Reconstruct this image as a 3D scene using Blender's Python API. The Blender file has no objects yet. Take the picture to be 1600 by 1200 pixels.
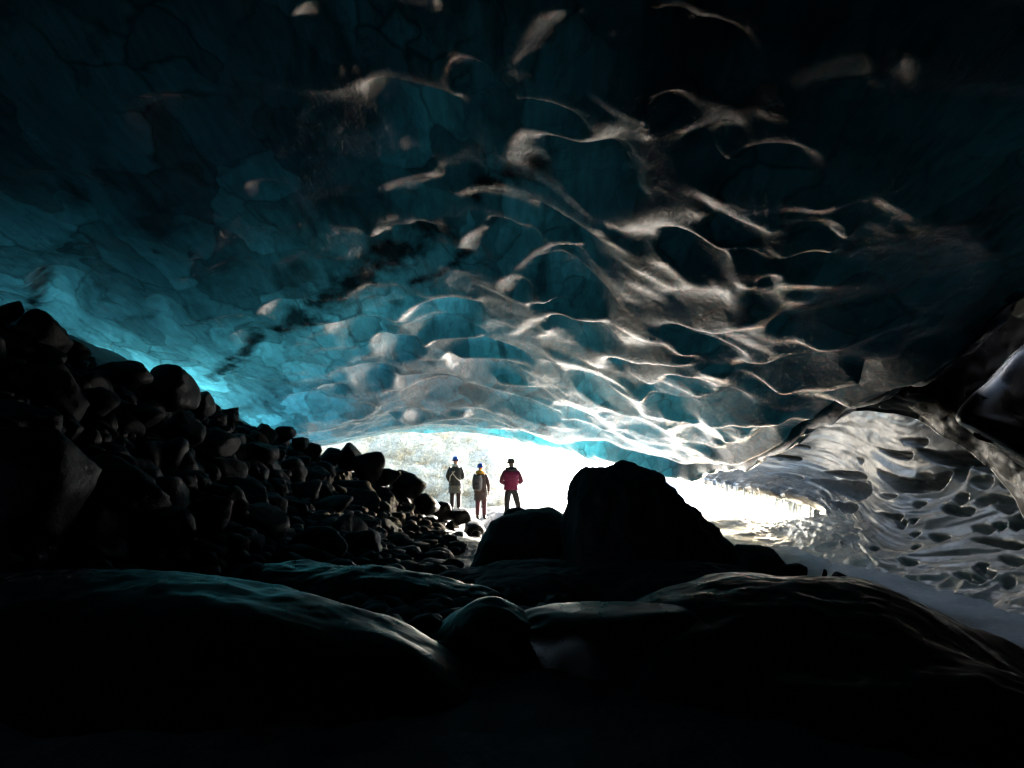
import bpy, bmesh, math, random
import numpy as np
from mathutils import Vector, Matrix

random.seed(7)
RNG = np.random.default_rng(11)
SC = bpy.context.scene
COL = SC.collection
R = math.radians
EYE = 1.7
F = 1155.6                      # focal length in pixels of the 1600 wide photograph
PITCH = R(6.67)
CP, SP = math.cos(PITCH), math.sin(PITCH)


def at(px, py, Y):
    """world point seen at photograph pixel (px,py), Y metres in front of the camera"""
    dx, dy = (px - 800) / F, (600 - py) / F
    k = Y / (CP - dy * SP)
    return np.array([dx * k, Y, EYE + k * (SP + dy * CP)])


def pix(P):
    P = np.asarray(P, float)
    z = P[..., 2] - EYE
    d = P[..., 1] * CP + z * SP
    d = np.where(d < .05, .05, d)
    return 800 + F * P[..., 0] / d, 600 - F * (z * CP - P[..., 1] * SP) / d


# ------------------------------------------------------------------ noise
def _h(ix, iy, iz, seed):
    n = (ix.astype(np.int64) * 374761393 + iy.astype(np.int64) * 668265263 + iz.astype(np.int64) * 2147483647 + seed * 974711) & 0x7fffffff
    n = ((n ^ (n >> 13)) * 1274126177) & 0x7fffffff
    n = ((n ^ (n >> 16)) * 668265263) & 0x7fffffff
    return (n ^ (n >> 15)) & 0xffff


def vnoise(x, y, z=0.0, seed=0):
    x, y = np.asarray(x, float), np.asarray(y, float)
    z = np.zeros_like(x) + z
    ix, iy, iz = np.floor(x), np.floor(y), np.floor(z)
    fx, fy, fz = x - ix, y - iy, z - iz
    u, v, w = [f * f * f * (f * (f * 6 - 15) + 10) for f in (fx, fy, fz)]
    r = 0
    for a in (0, 1):
        for b in (0, 1):
            for c in (0, 1):
                h = _h(ix + a, iy + b, iz + c, seed) / 65535.0 * 2 - 1
                r = r + h * (u if a else 1 - u) * (v if b else 1 - v) * (w if c else 1 - w)
    return r


def fbm(x, y, z=0.0, seed=0, oct=4, gain=.5):
    s, a, n = 0, 1, 0
    for o in range(oct):
        s = s + a * vnoise(x * 2 ** o + 17.3 * o, y * 2 ** o - 9.1 * o, np.asarray(z) * 2 ** o, seed + o)
        n += a
        a *= gain
    return s / n


def rbf(P, V, Q, smooth=0.0, chunk=60000):
    """thin plate spline through values V at plan points P, evaluated at Q"""
    P, V, Q = np.asarray(P, float), np.asarray(V, float), np.asarray(Q, float)
    n = len(P)
    def U(r2):
        return r2 * np.log(r2 + 1e-9) * .5
    K = U(((P[:, None] - P[None]) ** 2).sum(-1)) + np.eye(n) * smooth
    T = np.c_[np.ones(n), P]
    A = np.zeros((n + 3, n + 3))
    A[:n, :n] = K; A[:n, n:] = T; A[n:, :n] = T.T
    w = np.linalg.solve(A, np.r_[V, 0, 0, 0])
    out = np.empty(len(Q))
    for i in range(0, len(Q), chunk):
        q = Q[i:i + chunk]
        out[i:i + chunk] = U(((q[:, None] - P[None]) ** 2).sum(-1)) @ w[:n] + w[n] + q @ w[n + 1:]
    return out


def catmull(P, n):
    P = np.asarray(P, float)
    d = np.r_[0, np.cumsum(np.linalg.norm(np.diff(P[:, :2], axis=0), axis=1) ** .7)]
    t = np.linspace(0, d[-1], n)
    return hermite(d, P, t)


def hermite(d, P, t):
    m = np.gradient(P, d, axis=0)
    i = np.clip(np.searchsorted(d, t, side='right') - 1, 0, len(d) - 2)
    h = (d[i + 1] - d[i])
    s = ((t - d[i]) / h)[:, None]
    h = h[:, None]
    return ((2 * s ** 3 - 3 * s ** 2 + 1) * P[i] + (s ** 3 - 2 * s ** 2 + s) * h * m[i]
            + (-2 * s ** 3 + 3 * s ** 2) * P[i + 1] + (s ** 3 - s ** 2) * h * m[i + 1])


def scallop(x, y, cx, cy, seed, near=1.5, far=.7, ang=0.0):
    """cup depth 0..1: bowls whose sharp edge lies on the near side"""
    c, s = math.cos(ang), math.sin(ang)
    x, y = c * x + s * y, -s * x + c * y
    gx, gy = np.floor(x / cx), np.floor(y / cy)
    best = np.full(x.shape, 9.0)
    for a in (-1, 0, 1):
        for b in (-2, -1, 0, 1, 2):
            jx, jy = gx + a, gy + b
            px = (jx + .5 + .42 * (_h(jx, jy, jx * 0, seed) / 32767.5 - 1)) * cx
            py = (jy + .5 + .42 * (_h(jx, jy, jx * 0 + 1, seed) / 32767.5 - 1)) * cy
            k = .75 + .6 * (_h(jx, jy, jx * 0 + 2, seed) / 65535.)
            dx, dy = (x - px) / cx, (y - py) / cy
            dy = np.where(dy < 0, dy * near, dy * far)
            best = np.minimum(best, (dx * dx + dy * dy) * 1.7 * k)
    return np.clip(1 - best, -.6, 1)


# ------------------------------------------------------------------ object helpers
def mesh_from(name, V, Fc, smooth=True):
    me = bpy.data.meshes.new(name)
    V = np.asarray(V, np.float32)
    Fc = np.asarray(Fc, np.int32)
    me.vertices.add(len(V)); me.vertices.foreach_set('co', V.ravel())
    k = Fc.shape[1]
    me.loops.add(Fc.size); me.loops.foreach_set('vertex_index', Fc.ravel())
    me.polygons.add(len(Fc)); me.polygons.foreach_set('loop_start', np.arange(0, Fc.size, k, dtype=np.int32))
    me.polygons.foreach_set('use_smooth', np.full(len(Fc), smooth))
    me.update(calc_edges=True); me.validate()
    return me


def link(name, me, mat, parent=None):
    o = bpy.data.objects.new(name, me)
    COL.objects.link(o)
    if mat: me.materials.append(mat)
    if parent: o.parent = parent
    return o


def tag(o, label=None, cat=None, group=None, kind=None):
    if label: o['label'] = label
    if cat: o['category'] = cat
    if group: o['group'] = group
    if kind: o['kind'] = kind
    return o


def gridfaces(nr, nc, off=0, flip=False):
    i = np.arange(nr - 1)[:, None] * nc + np.arange(nc - 1)[None] + off
    q = np.stack([i, i + 1, i + nc + 1, i + nc], -1).reshape(-1, 4)
    return q[:, ::-1] if flip else q


# ------------------------------------------------------------------ materials
def mat(name):
    m = bpy.data.materials.new(name); m.use_nodes = True
    nt = m.node_tree; nt.nodes.clear()
    out = nt.nodes.new('ShaderNodeOutputMaterial')
    def N(t, ins=None, **kw):
        n = nt.nodes.new('ShaderNode' + t)
        for k, v in kw.items(): setattr(n, k, v)
        for k, v in (ins or {}).items():
            s = n.inputs[k]
            if hasattr(v, 'is_linked') or isinstance(v, bpy.types.NodeSocket): nt.links.new(v, s)
            elif isinstance(v, (tuple, list)) and len(v) == 3 and s.type == 'RGBA': s.default_value = (*v, 1)
            else: s.default_value = v
        return n
    return m, nt, out, N


def ramp(N, fac, stops):
    r = N('ValToRGB', {'Fac': fac})
    e = r.color_ramp.elements
    while len(e) < len(stops): e.new(.5)
    for s, (p, c) in zip(e, stops):
        s.position = p; s.color = (*c, 1) if len(c) == 3 else c
    return r.outputs['Color']


SIGMA = 1.5


def ice_material():
    m, nt, out, N = mat('blue_ice')
    tc = N('TexCoord').outputs['Object']
    top = N('Attribute', attribute_name='top').outputs['Fac']
    # streaked dirt carried inside the ice
    mp = N('Mapping', {'Vector': tc, 'Scale': (1.0, .45, 1.0), 'Rotation': (0, 0, R(35))}).outputs[0]
    n1 = N('TexNoise', {'Vector': mp, 'Scale': .8, 'Detail': 7, 'Roughness': .55, 'Distortion': .9}).outputs['Fac']
    n2 = N('TexNoise', {'Vector': mp, 'Scale': 3.0, 'Detail': 6, 'Roughness': .55, 'Distortion': .6}).outputs['Fac']
    d1 = ramp(N, n1, [(.33, (.35, .35, .35)), (.43, (.85, .85, .85)), (.66, (1, 1, 1))])
    d2 = ramp(N, n2, [(.34, (.72, .72, .72)), (.5, (1, 1, 1))])
    wn = N('TexNoise', {'Vector': tc, 'Scale': .9, 'Detail': 3}).outputs['Color']
    wv = N('Mix', {0: .45, 6: mp, 7: wn}, data_type='RGBA').outputs[2]
    fac = N('TexVoronoi', {'Vector': wv, 'Scale': 2.6, 'Randomness': 1.0}).outputs['Color']
    fac = N('SeparateXYZ', {0: fac}).outputs[0]
    d3 = N('MapRange', {0: fac, 1: 0.0, 2: 1.0, 3: .5, 4: 1.15}).outputs[0]
    # fine dark debris bands
    bn = N('TexNoise', {'Vector': mp, 'Scale': .55, 'Detail': 9, 'Roughness': .62, 'Distortion': .6}).outputs['Fac']
    bd = N('Math', {0: bn, 1: .5}, operation='SUBTRACT').outputs[0]
    bd = N('Math', {0: bd}, operation='ABSOLUTE').outputs[0]
    d4 = N('MapRange', {0: bd, 1: 0.0, 2: .012, 3: .72, 4: 1.0}).outputs[0]
    ed = N('TexVoronoi', {'Vector': wv, 'Scale': 2.6, 'Randomness': 1.0}, feature='DISTANCE_TO_EDGE').outputs['Distance']
    cr = N('MapRange', {0: ed, 1: 0.0, 2: .05, 3: .45, 4: 1.0}).outputs[0]  # crease shade drawn as dark lines along the cell borders
    crm = N('MapRange', {0: n1, 1: .42, 2: .58, 3: 0.0, 4: 1.0}).outputs[0]
    cr = N('Mix', {0: crm, 2: 1.0, 3: cr}).outputs[0]
    ms = N('Mapping', {'Vector': tc, 'Scale': (7.0, .7, 2.0), 'Rotation': (0, 0, R(-28))}).outputs[0]
    st = N('TexNoise', {'Vector': ms, 'Scale': 1.4, 'Detail': 5, 'Roughness': .6, 'Distortion': .4}).outputs['Fac']
    st = N('MapRange', {0: st, 1: .32, 2: .62, 3: .76, 4: 1.08}).outputs[0]
    bnd = N('Attribute', attribute_name='dirt_lipdim').outputs['Fac']
    bnd = N('MapRange', {0: bnd, 1: 0.0, 2: 1.0, 3: 1.0, 4: .08}).outputs[0]
    d5 = N('Math', {0: d3, 1: d4}, operation='MULTIPLY').outputs[0]
    for x_ in (cr, st, bnd): d5 = N('Math', {0: d5, 1: x_}, operation='MULTIPLY').outputs[0]
    dirt = N('Mix', {0: 1.0, 6: d1, 7: d2}, data_type='RGBA', blend_type='MULTIPLY').outputs[2]
    dirt = N('Mix', {0: 1.0, 6: dirt, 7: N('CombineXYZ', {0: d5, 1: d5, 2: d5}).outputs[0]}, data_type='RGBA', blend_type='MULTIPLY').outputs[2]  # painted crease shade and lip dimming join the dirt here
    tcol = N('Mix', {0: 1.0, 6: (.13, .60, .67, 1), 7: dirt}, data_type='RGBA', blend_type='MULTIPLY').outputs[2]
    blk = N('Attribute', attribute_name='lightblock').outputs['Fac']
    upper = N('Mix', {0: blk, 6: (.95, .97, 1, 1), 7: (.004, .004, .004, 1)}, data_type='RGBA').outputs[2]  # unseen upper side, blacked out where light is to be held back
    tcol = N('Mix', {0: top, 6: tcol, 7: upper}, data_type='RGBA').outputs[2]
    fine = N('TexNoise', {'Vector': tc, 'Scale': 38.0, 'Detail': 4, 'Roughness': .6}).outputs['Fac']
    mid = N('TexNoise', {'Vector': mp, 'Scale': 7.0, 'Detail': 5, 'Roughness': .55, 'Distortion': .8}).outputs['Fac']
    b1 = N('Bump', {'Height': mid, 'Strength': .35, 'Distance': .05}).outputs[0]
    b2 = N('Bump', {'Height': fine, 'Strength': .35, 'Distance': .012, 'Normal': b1}).outputs[0]
    trans = N('BsdfTranslucent', {'Color': tcol, 'Normal': b1})
    diff = N('BsdfDiffuse', {'Color': (.10, .115, .12, 1), 'Normal': b2})
    body = N('MixShader', {0: .05, 1: trans.outputs[0], 2: diff.outputs[0]}).outputs[0]
    rough = N('MapRange', {0: n2, 1: .3, 2: .7, 3: .15, 4: .34}).outputs[0]
    gl = N('BsdfGlossy', {'Color': (1, .965, .93, 1), 'Roughness': rough, 'Normal': b2})
    fr = N('Fresnel', {'IOR': 1.34, 'Normal': b2}).outputs[0]
    notop = N('Math', {0: 1.0, 1: top}, operation='SUBTRACT').outputs[0]
    back = N('NewGeometry').outputs['Backfacing']
    front = N('Math', {0: 1.0, 1: back}, operation='SUBTRACT').outputs[0]
    f = N('Math', {0: fr, 1: notop}, operation='MULTIPLY').outputs[0]
    f = N('Math', {0: f, 1: front}, operation='MULTIPLY').outputs[0]
    surf = N('MixShader', {0: f, 1: body, 2: gl.outputs[0]}).outputs[0]
    nt.links.new(surf, out.inputs['Surface'])
    # the tinted absorption of the ice between cave and glacier surface
    vol = N('VolumeAbsorption', {'Color': (.02, .10, .14, 1), 'Density': SIGMA})
    nt.links.new(vol.outputs[0], out.inputs['Volume'])
    return m


def grey_ice(name, base, rough=(.12, .3), bumps=((6, .4, .05), (30, .35, .012)), trans=0.0, spec_ior=1.31, dirt=None, stretch=(1, .5, 1)):
    m, nt, out, N = mat(name)
    tc = N('TexCoord').outputs['Object']
    mp = N('Mapping', {'Vector': tc, 'Scale': stretch}).outputs[0]
    n1 = N('TexNoise', {'Vector': mp, 'Scale': 1.6, 'Detail': 8, 'Roughness': .6, 'Distortion': 1.0}).outputs['Fac']
    lo = tuple(c * .45 for c in base)
    colr = ramp(N, n1, [(.35, dirt or lo), (.6, base)])
    nrm = None
    for sc, st, di in bumps:
        h = N('TexNoise', {'Vector': mp, 'Scale': sc, 'Detail': 5, 'Roughness': .6, 'Distortion': .6}).outputs['Fac']
        ins = {'Height': h, 'Strength': st, 'Distance': di}
        if nrm is not None: ins['Normal'] = nrm
        nrm = N('Bump', ins).outputs[0]
    n2 = N('TexNoise', {'Vector': mp, 'Scale': 3.0, 'Detail': 5}).outputs['Fac']
    rg = N('MapRange', {0: n2, 1: .3, 2: .7, 3: rough[0], 4: rough[1]}).outputs[0]
    diff = N('BsdfDiffuse', {'Color': colr, 'Normal': nrm}).outputs[0]
    gl = N('BsdfGlossy', {'Color': (1, .945, .87, 1), 'Roughness': rg, 'Normal': nrm}).outputs[0]
    fr = N('Fresnel', {'IOR': spec_ior, 'Normal': nrm}).outputs[0]
    s = N('MixShader', {0: fr, 1: diff, 2: gl}).outputs[0]
    nt.links.new(s, out.inputs['Surface'])
    return m


def principled(name, col, rough=.6, spec=.4, noise=None, bump=None, **kw):
    m, nt, out, N = mat(name)
    tc = N('TexCoord').outputs['Object']
    c = (*col, 1)
    if noise:
        n = N('TexNoise', {'Vector': tc, 'Scale': noise[0], 'Detail': 6, 'Roughness': .6}).outputs['Fac']
        c = ramp(N, n, [(.3, tuple(v * (1 - noise[1]) for v in col)), (.7, tuple(min(1, v * (1 + noise[1])) for v in col))])
    ins = {'Base Color': c, 'Roughness': rough, 'Specular IOR Level': spec}
    if bump:
        h = N('TexNoise', {'Vector': tc, 'Scale': bump[0], 'Detail': 6, 'Roughness': .65}).outputs['Fac']
        ins['Normal'] = N('Bump', {'Height': h, 'Strength': bump[1], 'Distance': bump[2]}).outputs[0]
    p = N('BsdfPrincipled', ins)
    for k, v in kw.items(): p.inputs[k].default_value = v
    nt.links.new(p.outputs[0], out.inputs['Surface'])
    return m


M_ICE = ice_material()
M_VAULT = grey_ice('grey_wall_ice', (.28, .265, .235), rough=(.18, .34), bumps=((4, .12, .04), (34, .15, .006)))
M_SHELF = grey_ice('shelf_ice', (.5, .46, .38), rough=(.15, .3), bumps=((7, .5, .06), (30, .4, .015)))
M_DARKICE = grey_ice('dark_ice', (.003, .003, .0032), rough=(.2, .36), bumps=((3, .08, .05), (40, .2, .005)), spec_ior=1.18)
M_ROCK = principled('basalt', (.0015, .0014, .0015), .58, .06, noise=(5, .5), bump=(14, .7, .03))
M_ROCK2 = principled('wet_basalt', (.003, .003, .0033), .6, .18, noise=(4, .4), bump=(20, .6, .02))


def ground_material():
    m, nt, out, N = mat('gravel_and_snow')
    geo = N('NewGeometry').outputs['Position']
    sep = N('SeparateXYZ', {0: geo})
    n = N('TexNoise', {'Vector': geo, 'Scale': .8, 'Detail': 6}).outputs['Fac']
    # dark gravel inside, grey wet ice from the mouth on and along the right wall, clean snow far outside, plus a pale floor added as reflector
    jit = N('Math', {0: n, 1: 4.0}, operation='MULTIPLY').outputs[0]
    yj = N('Math', {0: sep.outputs['Y'], 1: jit}, operation='ADD').outputs[0]
    xl = N('MapRange', {0: sep.outputs['X'], 1: -1.3, 2: 0.2, 3: -6.0, 4: 0.0}).outputs[0]
    xq = N('MapRange', {0: sep.outputs['X'], 1: 3.6, 2: 5.2, 3: 0.0, 4: 16.0}).outputs[0]
    ys = N('Math', {0: N('Math', {0: yj, 1: xl}, operation='ADD').outputs[0], 1: xq}, operation='ADD').outputs[0]
    ice = N('MapRange', {0: ys, 1: 14.0, 2: 16.0, 3: 0.0, 4: 1.0}).outputs[0]
    snow = N('MapRange', {0: yj, 1: 31.0, 2: 36.0, 3: 0.0, 4: 1.0}).outputs[0]
    g = N('TexNoise', {'Vector': geo, 'Scale': 11, 'Detail': 7, 'Roughness': .7}).outputs['Fac']
    dark = ramp(N, g, [(.3, (.0025, .0025, .0027)), (.7, (.006, .006, .006))])
    gx = N('MapRange', {0: sep.outputs['X'], 1: -.6, 2: 1.2, 3: 0.0, 4: 1.0}).outputs[0]
    grey = ramp(N, g, [(.3, (.035, .031, .025)), (.7, (.07, .063, .05))])
    pale = ramp(N, g, [(.3, (.38, .37, .34)), (.7, (.56, .55, .52))])  # pale floor behind the boulders, added to bounce light onto the ceiling
    grey = N('Mix', {0: gx, 6: grey, 7: pale}, data_type='RGBA').outputs[2]
    whit = ramp(N, g, [(.3, (.5, .49, .46)), (.7, (.75, .74, .72))])
    c = N('Mix', {0: ice, 6: dark, 7: grey}, data_type='RGBA').outputs[2]
    c = N('Mix', {0: snow, 6: c, 7: whit}, data_type='RGBA').outputs[2]
    b = N('Bump', {'Height': g, 'Strength': .7, 'Distance': .05}).outputs[0]
    p = N('BsdfPrincipled', {'Base Color': c, 'Roughness': .6, 'Specular IOR Level': .3, 'Normal': b})
    nt.links.new(p.outputs[0], out.inputs['Surface'])
    return m


def bank_material():
    m, nt, out, N = mat('frosted_bank_ice')
    tc = N('TexCoord').outputs['Object']
    def thread(scale, width, dist):
        n_ = N('TexNoise', {'Vector': tc, 'Scale': scale, 'Detail': 5, 'Roughness': .6, 'Distortion': dist}).outputs['Fac']
        q = N('Math', {0: N('Math', {0: n_, 1: .5}, operation='SUBTRACT').outputs[0]}, operation='ABSOLUTE').outputs[0]
        return N('MapRange', {0: q, 1: 0.0, 2: width, 3: 1.0, 4: 0.0}).outputs[0]
    t1, t2, t3 = thread(1.6, .03, 1.0), thread(3.4, .035, 1.5), thread(.8, .02, .6)
    v = N('Math', {0: N('Math', {0: t1, 1: t2}, operation='MAXIMUM').outputs[0], 1: t3}, operation='MAXIMUM').outputs[0]
    n = N('TexNoise', {'Vector': tc, 'Scale': 2.3, 'Detail': 7, 'Roughness': .65}).outputs['Fac']
    c1 = ramp(N, n, [(.32, (.36, .29, .17)), (.5, (.62, .51, .32)), (.68, (.80, .69, .46))])
    c = N('Mix', {0: v, 6: c1, 7: (.86, .77, .56, 1)}, data_type='RGBA').outputs[2]
    # open part of the bank painted whiter so it burns out like glare
    ps = N('SeparateXYZ', {0: tc})
    sx = N('Math', {0: ps.outputs['X'], 1: N('Math', {0: n, 1: 5.0}, operation='MULTIPLY').outputs[0]}, operation='ADD').outputs[0]
    sx = N('Math', {0: sx, 1: N('Math', {0: ps.outputs['Z'], 1: .7}, operation='MULTIPLY').outputs[0]}, operation='ADD').outputs[0]
    glare = N('MapRange', {0: sx, 1: 2.4, 2: 5.0, 3: 0.0, 4: 1.0}).outputs[0]
    c = N('Mix', {0: glare, 6: c, 7: (.75, .74, .71, 1)}, data_type='RGBA').outputs[2]
    b = N('Bump', {'Height': v, 'Strength': .8, 'Distance': .12}).outputs[0]
    b = N('Bump', {'Height': n, 'Strength': .7, 'Distance': .3, 'Normal': b}).outputs[0]
    p = N('BsdfPrincipled', {'Base Color': c, 'Roughness': .5, 'Specular IOR Level': .15, 'Normal': b})
    nt.links.new(p.outputs[0], out.inputs['Surface'])
    return m


M_GROUND = ground_material()
M_BANK = bank_material()

# ------------------------------------------------------------------ camera, sky, sun
cam = bpy.data.cameras.new('camera'); co = bpy.data.objects.new('camera', cam); COL.objects.link(co)
cam.sensor_width = 36; cam.lens = 26; cam.clip_end = 3000; cam.clip_start = .05
co.location = (0, 0, EYE); co.rotation_euler = (R(90) + PITCH, 0, 0)
SC.camera = co
SUN_EL, SUN_AZ = R(17), R(35)       # azimuth clockwise from +Y: to the right of the opening
sd = Vector((math.sin(SUN_AZ) * math.cos(SUN_EL), math.cos(SUN_AZ) * math.cos(SUN_EL), math.sin(SUN_EL)))
w = bpy.data.worlds.new('World'); SC.world = w; w.use_nodes = True
nt = w.node_tree
sky = nt.nodes.new('ShaderNodeTexSky'); sky.sky_type = 'NISHITA'; sky.sun_disc = False
sky.sun_elevation = SUN_EL; sky.sun_rotation = SUN_AZ; sky.air_density = 1.0; sky.dust_density = 2.0
nt.links.new(sky.outputs[0], nt.nodes['Background'].inputs[0]); nt.nodes['Background'].inputs[1].default_value = .15
sl = bpy.data.lights.new('sun', 'SUN'); sl.energy = 5.0; sl.angle = R(.5); sl.color = (1, .95, .87)
so = bpy.data.objects.new('sun', sl); COL.objects.link(so)
so.rotation_euler = sd.to_track_quat('Z', 'Y').to_euler()
SC.view_settings.view_transform = 'Standard'; SC.view_settings.look = 'None'
SC.view_settings.exposure = 4.5
SC.cycles.use_denoising = True
SC.cycles.max_bounces = 8; SC.cycles.diffuse_bounces = 4; SC.cycles.glossy_bounces = 4; SC.cycles.transmission_bounces = 6
SC.cycles.caustics_reflective = False; SC.cycles.caustics_refractive = False
SC.cycles.sample_clamp_indirect = 6.0

# ------------------------------------------------------------------ roof of the ice cave
W = lambda x, y, ze: np.array([x, y, ze + EYE])
LIP = np.array([W(-12, 3, 3.2), W(-11.5, 9, 2.8), at(0, 530, 14), at(190, 620, 18), at(360, 690, 21), at(485, 700, 23.6),
       at(600, 680, 25), at(720, 677, 25.5), at(850, 698, 24.5), at(960, 727, 22.5), at(1060, 744, 22.2), at(1130, 738, 19.6),
       at(1220, 698, 15.2), at(1340, 630, 11.4), at(1500, 550, 8.5), at(1570, 480, 7.5), at(1750, 400, 6.2), W(12.0, 4.5, 2.6)])
BACK = np.array([(-13, -7), (-12.5, -7), (-11.5, -7), (-10.5, -7), (-9, -7), (-7.5, -7), (-6, -7), (-4.5, -7), (-3, -7), (-1.5, -7),
        (0, -7), (1.2, -7), (2.4, -7), (3.6, -7), (4.8, -7), (5.8, -7), (6.8, -7), (14, -7)], float)
NC, NR = 900, 760
full = catmull(np.c_[LIP, BACK], NC)
lip, back = full[:, :3], full[:, 3:]
# heights of the ceiling above the eye
hp = [(0, 20, 1.9), (0, 15, 2.75), (0, 10, 3.7), (0, 5, 4.4), (0, 0, 4.6), (0, -7, 3.2),
      (-5, 15, 2.5), (-5, 8, 3.9), (-10, 8, 3.3), (-9, 2, 4.0), (-5, 0, 4.6), (-9, -7, 3.0), (-4, 20, 1.8), (-8, 17, 2.0),
      (2.6, 12, 1.85), (2.9, 8.5, 2.1), (3.4, 6, 2.3), (5, 0, 2.5), (6, -7, 2.4), (3, 4, 2.8), (2.6, 16, 1.4), (3, 19, .95), (-12.5, -7, 2.5)]
for px_, py_, Y_ in [(1130, 738, 19.6), (1220, 698, 15.2), (1340, 630, 11.4), (1500, 550, 8.5)]:
    p_ = at(px_, py_, Y_); hp.append((p_[0] - 1.2, p_[1] - .3, p_[2] - EYE + .5))
li = np.linspace(0, NC - 1, 60).astype(int)
HP = np.r_[np.array(hp)[:, :2], lip[li, :2]]
HV = np.r_[np.array(hp)[:, 2], lip[li, 2] - EYE]
t = np.linspace(0, 1, NR)
plan = lip[None, :, :2] * (1 - t)[:, None, None] + back[None] * t[:, None, None]
X, Y = plan[..., 0], plan[..., 1]
# coarse evaluation of the splines, then bilinear to the dense grid
def coarse_eval(P, V, X, Y, step=10, smooth=0.):
    r = np.unique(np.r_[np.arange(0, X.shape[0], step), X.shape[0] - 1]); c = np.unique(np.r_[np.arange(0, X.shape[1], step), X.shape[1] - 1])
    g = rbf(P, V, np.c_[X[np.ix_(r, c)].ravel(), Y[np.ix_(r, c)].ravel()], smooth).reshape(len(r), len(c))
    a = np.stack([np.interp(np.arange(X.shape[1]), c, g[k]) for k in range(len(r))])
    b = np.empty(X.shape)
    k = np.clip(np.searchsorted(r, np.arange(X.shape[0]), side='right') - 1, 0, len(r) - 2)
    f = ((np.arange(X.shape[0]) - r[k]) / (r[k + 1] - r[k]))[:, None]
    return a[k] * (1 - f) + a[k + 1] * f
Zb = coarse_eval(HP, HV, X, Y, 6, .02) + EYE
pxs, pys = pix(np.stack([X, Y, Zb], -1))
vis = Y > 1.5
# how thick the glacier is above each part of the ceiling (thin ice glows)
TH = [(360, 605, 2.2), (250, 500, 5.84), (430, 560, 4.54), (470, 645, 3.01), (560, 540, 3.55), (650, 440, 5.0), (620, 640, 3.84), (800, 640, 6.0), (960, 690, 3.4), (1040, 700, 3.4), (700, 560, 4.21), (800, 450, 6.86), (950, 500, 6.2), (1050, 600, 7.2), (1200, 560, 7.2), (1400, 480, 12.0), (1300, 300, 12.0), (1100, 400, 6.5), (1000, 250, 7.0), (900, 280, 7.3), (700, 180, 7.6), (600, 60, 7.0), (900, 90, 8.2), (100, 320, 7.71), (250, 220, 5.2), (100, 80, 10), (350, 100, 9.5), (20, 400, 5.88), (150, 470, 4.97), (450, 400, 7.12), (1150, 660, 4.69), (1300, 610, 8.5), (1500, 200, 12.0), (1500, 450, 12.0), (1200, 60, 11.85)]
def nearest(px, py):
    d = np.where(vis, (pxs - px) ** 2 + (pys - py) ** 2, 1e12)
    return np.unravel_index(np.argmin(d), d.shape)
tp, tv = [], []
for px, py, th in TH:
    i = nearest(px, py); tp.append((X[i], Y[i])); tv.append(th * .62)
tp += [(0, -7), (-12, -7), (8, -7), (-12.5, 4), (8, 3), (0, 0), (-6, 0), (5, 0)]; tv += [8, 8, 8, 6, 8, 6.5, 7, 7.5]
TK = np.clip(coarse_eval(tp, tv, X, Y, 10, .3), 1.0, 10)

# cups melted into the ceiling, measured from the photograph: x0, x1, near edge y, far edge y, depth in metres
CUPS = [(585, 692, 342, 402, .22), (728, 842, 343, 408, .34), (828, 950, 343, 395, .3), (806, 938, 374, 432, .34), (935, 1035, 338, 396, .3),
        (790, 832, 425, 462, .2), (822, 965, 415, 502, .34), (618, 765, 458, 524, .36), (498, 622, 500, 548, .26), (575, 667, 530, 567, .2),
        (663, 832, 524, 567, .26), (633, 767, 505, 542, .22), (828, 972, 488, 547, .3), (972, 1112, 488, 532, .3), (1063, 1168, 533, 567, .24),
        (912, 1022, 552, 582, .2), (983, 1118, 579, 608, .2), (698, 832, 556, 606, .24), (613, 722, 580, 622, .2), (618, 792, 600, 647, .22),
        (763, 872, 594, 622, .16), (888, 1002, 604, 634, .16), (768, 882, 624, 652, .14), (538, 622, 570, 612, .2), (498, 547, 600, 642, .16),
        (806, 1022, 190, 262, .4), (838, 1032, 212, 332, .5), (1022, 1180, 140, 335, .5), (1188, 1420, 85, 215, .5), (1100, 1285, 212, 305, .4),
        (1030, 1205, 330, 378, .25), (1000, 1160, 360, 442, .3), (1158, 1295, 308, 352, .22), (1195, 1315, 330, 377, .22), (1118, 1225, 393, 452, .24),
        (1188, 1312, 383, 432, .22), (858, 945, -30, 112, .4), (575, 742, 140, 242, .3), (15, 205, 265, 392, .35), (180, 362, 155, 257, .3),
        (292, 332, 398, 437, .14), (378, 447, 288, 332, .2), (45, 155, 428, 522, .25), (225, 295, 468, 522, .16), (335, 445, 418, 472, .2),
        (440, 560, 615, 655, .14), (360, 450, 520, 570, .2), (400, 500, 470, 520, .22), (700, 800, 640, 668, .1), (860, 960, 640, 668, .12),
        (940, 1060, 655, 700, .16), (1040, 1130, 660, 712, .18), (1010, 1110, 625, 652, .12), (880, 990, 672, 700, .12), (560, 660, 645, 668, .1),
        (470, 600, -40, 90, .35), (680, 800, -20, 120, .3), (940, 1090, -20, 120, .4), (1060, 1190, 40, 150, .35), (700, 805, 120, 200, .25)]
D = .5 * np.ones_like(Zb) * 0
rim = np.zeros_like(Zb)
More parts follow.
